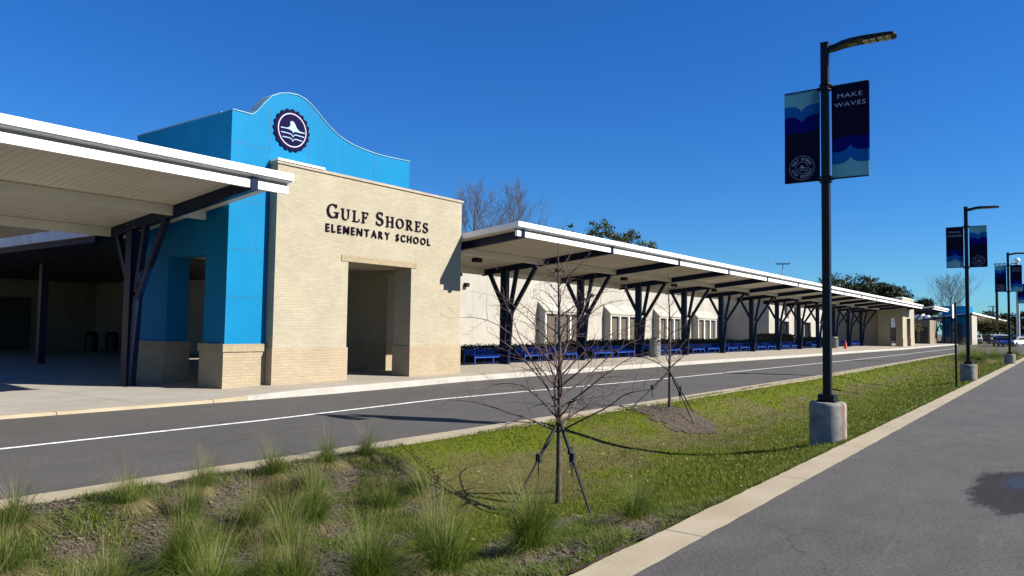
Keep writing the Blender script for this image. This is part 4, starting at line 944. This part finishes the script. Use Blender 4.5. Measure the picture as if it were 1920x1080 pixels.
# big leafless trees behind the canopy
def bare_tree(x, y, H_, spread, seed, label, grp, m=M_bark2, depthmax=4, tr=.3):
    r = random.Random(seed); T = root('bare_tree', (x,y,0), label, 'tree', grp); b = MB(); b.tube([(x,y,-.1),(x+.1,y,H_*.35),(x,y+.1,H_*.7),(x+.1,y,H_*.96)], [tr,tr*.7,tr*.35,tr*.08], 8); b.build('trunk', m, T)
    b = MB()
    def grow(p, d, L, r0, dep):
        seg = 4; pts = [p]; rd = [r0]; dd = d
        for i in range(seg):
            dd = (dd+Vector((r.gauss(0,.10), r.gauss(0,.10), .07+r.gauss(0,.06)))).normalized(); p = p+dd*(L/seg); pts.append(p); rd.append(max(.0065, r0*(1-.2*(i+1))))
            if dep < depthmax and (i > 0 or dep > 0):
                for _ in range(2 if dep < 3 else 1):
                    sd_ = Vector((r.gauss(0,1), r.gauss(0,1), r.gauss(0,.6))); sd_ = (sd_-dd*sd_.dot(dd)).normalized(); grow(p, (dd+sd_*.55).normalized(), L*r.uniform(.34,.56), rd[-1]*.6, dep+1)
        b.tube(pts, rd, 3, caps=False)
    for i in range(17):
        t_ = .32+.64*i/17; a = i*2.4+r.uniform(-.3,.3); grow(Vector((x, y, H_*t_)), Vector((math.cos(a), math.sin(a), .95+t_)).normalized(), spread*(.95-.75*t_), tr*.34*(1.15-t_), 1)
    b.build('branches', m, T); return T
G = 'leafless trees behind the school'
bare_tree(60, 50, 15.3, 8.5, 3, 'left leafless tree rising behind the walkway roof beside the brick tower', G)
bare_tree(67, 50, 16.6, 8.5, 8, 'right leafless tree rising behind the walkway roof', G)
bare_tree(165, 18.0, 10.4, 9.0, 9, 'distant leafless tree above the far blue entrance block', G)

def crown_tree(name, x, y, blobs, leafmat, size, n, label, grp, seed, H_=None, tr=.35):
    r = random.Random(seed); T = root(name, (x,y,0), label, 'tree', grp); b = MB(); top = max(c[2] for c in blobs)
    b.tube([(x,y,-.1),(x+.2,y,top*.4),(x,y,top*.8)], [tr,tr*.75,tr*.3], 8)
    for c in blobs: b.tube([(x,y,top*.35),((x+x+c[0])/2,(y+y+c[1])/2,(top*.35+c[2])/2+.4),(x+c[0],y+c[1],c[2])], [tr*.5,tr*.3,tr*.1], 5)
    b.build('trunk', M_bark2, T); b = MB(); tot = sum(c[3]**2 for c in blobs)
    for c in blobs:
        m_ = int(n*c[3]**2/tot); cl = max(6, m_//38)
        for j in range(cl):
            v = Vector((r.gauss(0,1), r.gauss(0,1), r.gauss(0,1))).normalized(); q = Vector((x+c[0], y+c[1], c[2]))+Vector((v.x*c[3], v.y*c[3], v.z*c[3]*.72))*r.uniform(.35,1.08)
            cs = c[3]*r.uniform(.10,.24)
            for i in range(38):
                p = q+Vector((r.gauss(0,cs), r.gauss(0,cs), r.gauss(0,cs*.6))); nv = Vector((r.gauss(0,1), r.gauss(0,1), r.gauss(.5,1))).normalized(); u = nv.orthogonal().normalized(); u.rotate(Matrix.Rotation(r.uniform(0,6.28), 3, nv)); w = nv.cross(u); s_ = size*r.uniform(.5,1.3)
                b.raw([p-u*s_, p-w*s_*.45, p+u*s_, p+w*s_*.45], [(0,1,2,3)])
    b.build('crown', leafmat, T); return T
G2 = 'evergreen trees behind the school'
crown_tree('evergreen_tree', 87.5, 50, [(-7.5,1,13.7,1.4),(-1.5,0,14.5,2.0),(1.5,0,13.6,1.9),(4.8,-1,14.3,1.9),(8,-2,12.9,1.6),(0,0,11.0,4.0)], L_oak2, .2, 7500, 'olive green evergreen tree showing above the walkway roof near the leafless trees', G2, 31)
crown_tree('evergreen_tree', 160, 37.5, [(-3,1.5,9.8,3.6),(0,0,11.2,3.0),(3,-3,9.0,3.4),(0,2,7,4.2)], L_oak, .26, 9500, 'dark live oak behind the far walkway end, leftmost of the clump', G2, 32)
crown_tree('evergreen_tree', 162, 32.5, [(0,0,11.3,2.7),(-1,2.,9.5,3.3),(2,-2.5,9.2,3.2),(0,0,7,4.2)], L_oak, .26, 9500, 'dark live oak in the middle of the clump behind the far walkway end', G2, 33)
crown_tree('evergreen_tree', 164, 28.0, [(0,0,9.6,2.6),(-1,1.8,9.8,2.3),(2,-1.6,8.0,2.2),(0,0,6,3.4)], L_oak, .26, 8000, 'dark live oak just behind the cream tower, rightmost of the clump', G2, 34)
crown_tree('evergreen_tree', 165, 22.6, [(0,0,7.5,1.7),(0,.9,6.4,1.6),(1,-.9,5.8,1.6)], L_oak, .22, 4500, 'small dark evergreen standing alone right of the oak clump', G2, 35)
crown_tree('olive_tree', 124, 19.5, [(0,0,3.3,1.5),(0,-1.2,2.6,1.2)], L_olive, .12, 3000, 'small grey green tree beside the low far wing', G2, 36, tr=.12)
for i, (x, y, l) in enumerate(((150,12.9,'leftmost olive coloured tree in front of the far canopy'), (150,10.9,'middle olive coloured tree in front of the far canopy'), (151,9.2,'rightmost olive coloured tree in front of the far canopy'))):
    crown_tree('olive_tree', x, y, [(0,0,3.3,1.35),(.3,.7,2.7,1.1),(-.2,-.7,2.7,1.1)], L_olive, .13, 3600, l, 'olive trees in front of the far canopy', 40+i, tr=.12)
for i in range(9):
    x = 215+10*(i % 3); y = 22-4.6*i
    crown_tree('evergreen_tree', x, y, [(0,0,5.8,2.9),(0,2.2,4.6,2.6),(0,-2.2,4.6,2.6),(0,0,2.5,3.0)], L_oak, .42, 2200, 'distant dark tree, number %s from the left in the horizon tree line' % ordw(i), 'tree line on the horizon', 60+i)
# hedge and shrubs
def hedge(nm, x0, x1, y0, y1, z0, z1, n, m, label, seed, size=.05):
    r = random.Random(seed); T = root(nm, ((x0+x1)/2,(y0+y1)/2,z0), label, 'hedge'); b = MB(); b.box(x0,x1,y0+.15,y1-.15,z0,z1-.15); b.build('dark_core', M_dark, T); b = MB()  # solid near-black block inside the leaves, in place of the shade there
    for i in range(n):
        x = r.uniform(x0, x1); top = z1+.10*noise.noise((x*1.5, seed, 0))+.06*noise.noise((x*6, seed, 0))
        u = r.random()
        if u < .5: p = Vector((x, y0+r.uniform(-.05,.15), r.uniform(z0, top)))
        elif u < .95: p = Vector((x, r.uniform(y0, y1), top-abs(r.gauss(0,.06))+ (r.random() < .1)*.1))
        else: p = Vector((x0+r.uniform(-.05,.1), r.uniform(y0, y1), r.uniform(z0, top)))
        nv = Vector((r.gauss(0,1), r.gauss(-.3,1), r.gauss(.4,1))).normalized(); uu = nv.orthogonal().normalized(); uu.rotate(Matrix.Rotation(r.uniform(0,6.28), 3, nv)); w = nv.cross(uu); s_ = size*r.uniform(.6,1.5)
        b.raw([p-uu*s_, p-w*s_*.5, p+uu*s_, p+w*s_*.5], [(0,1,2,3)])
    b.build('leaves', m, T)
hedge('hedge', 22.5, 34, 21.0, 22.6, .15, .80, 9000, L_hedge, 'dark clipped hedge behind the nearest benches', 71)
hedge('hedge', 35, 56, 21.0, 22.8, .15, .95, 9000, L_hedge, 'dark green hedge behind the middle benches in front of the bay windows', 72, .08)
hedge('hedge', 57, 70, 21.2, 22.8, .15, .85, 4000, L_hedge, 'dark low hedge behind the farther benches, left of the reddish hedge', 73, .09)
hedge('hedge', 71, 80, 23.0, 24.5, .15, 1.35, 4500, L_dry, 'reddish brown hedge against the shaded recess of the school wall', 74, .10)
hedge('hedge', 82, 94, 22.2, 23.6, .15, 1.0, 3000, L_hedge, 'dark green hedge at the far end of the row before the cream tower', 75, .10)
for i, (x, y) in enumerate(((40.5,26.5),(46,27),(51.5,26.6),(57,27.2),(63,27),(69,27.2))):
    o = tmesh[0][1].copy(); COL.objects.link(o); o.location = (x, y, .15); o.scale = (2.4,1.6,1.6); o.rotation_euler = (0,0,i); tag(o, 'spiky green plant in the planting bed below the school bay windows', 'plant', 'plants below the bay windows')
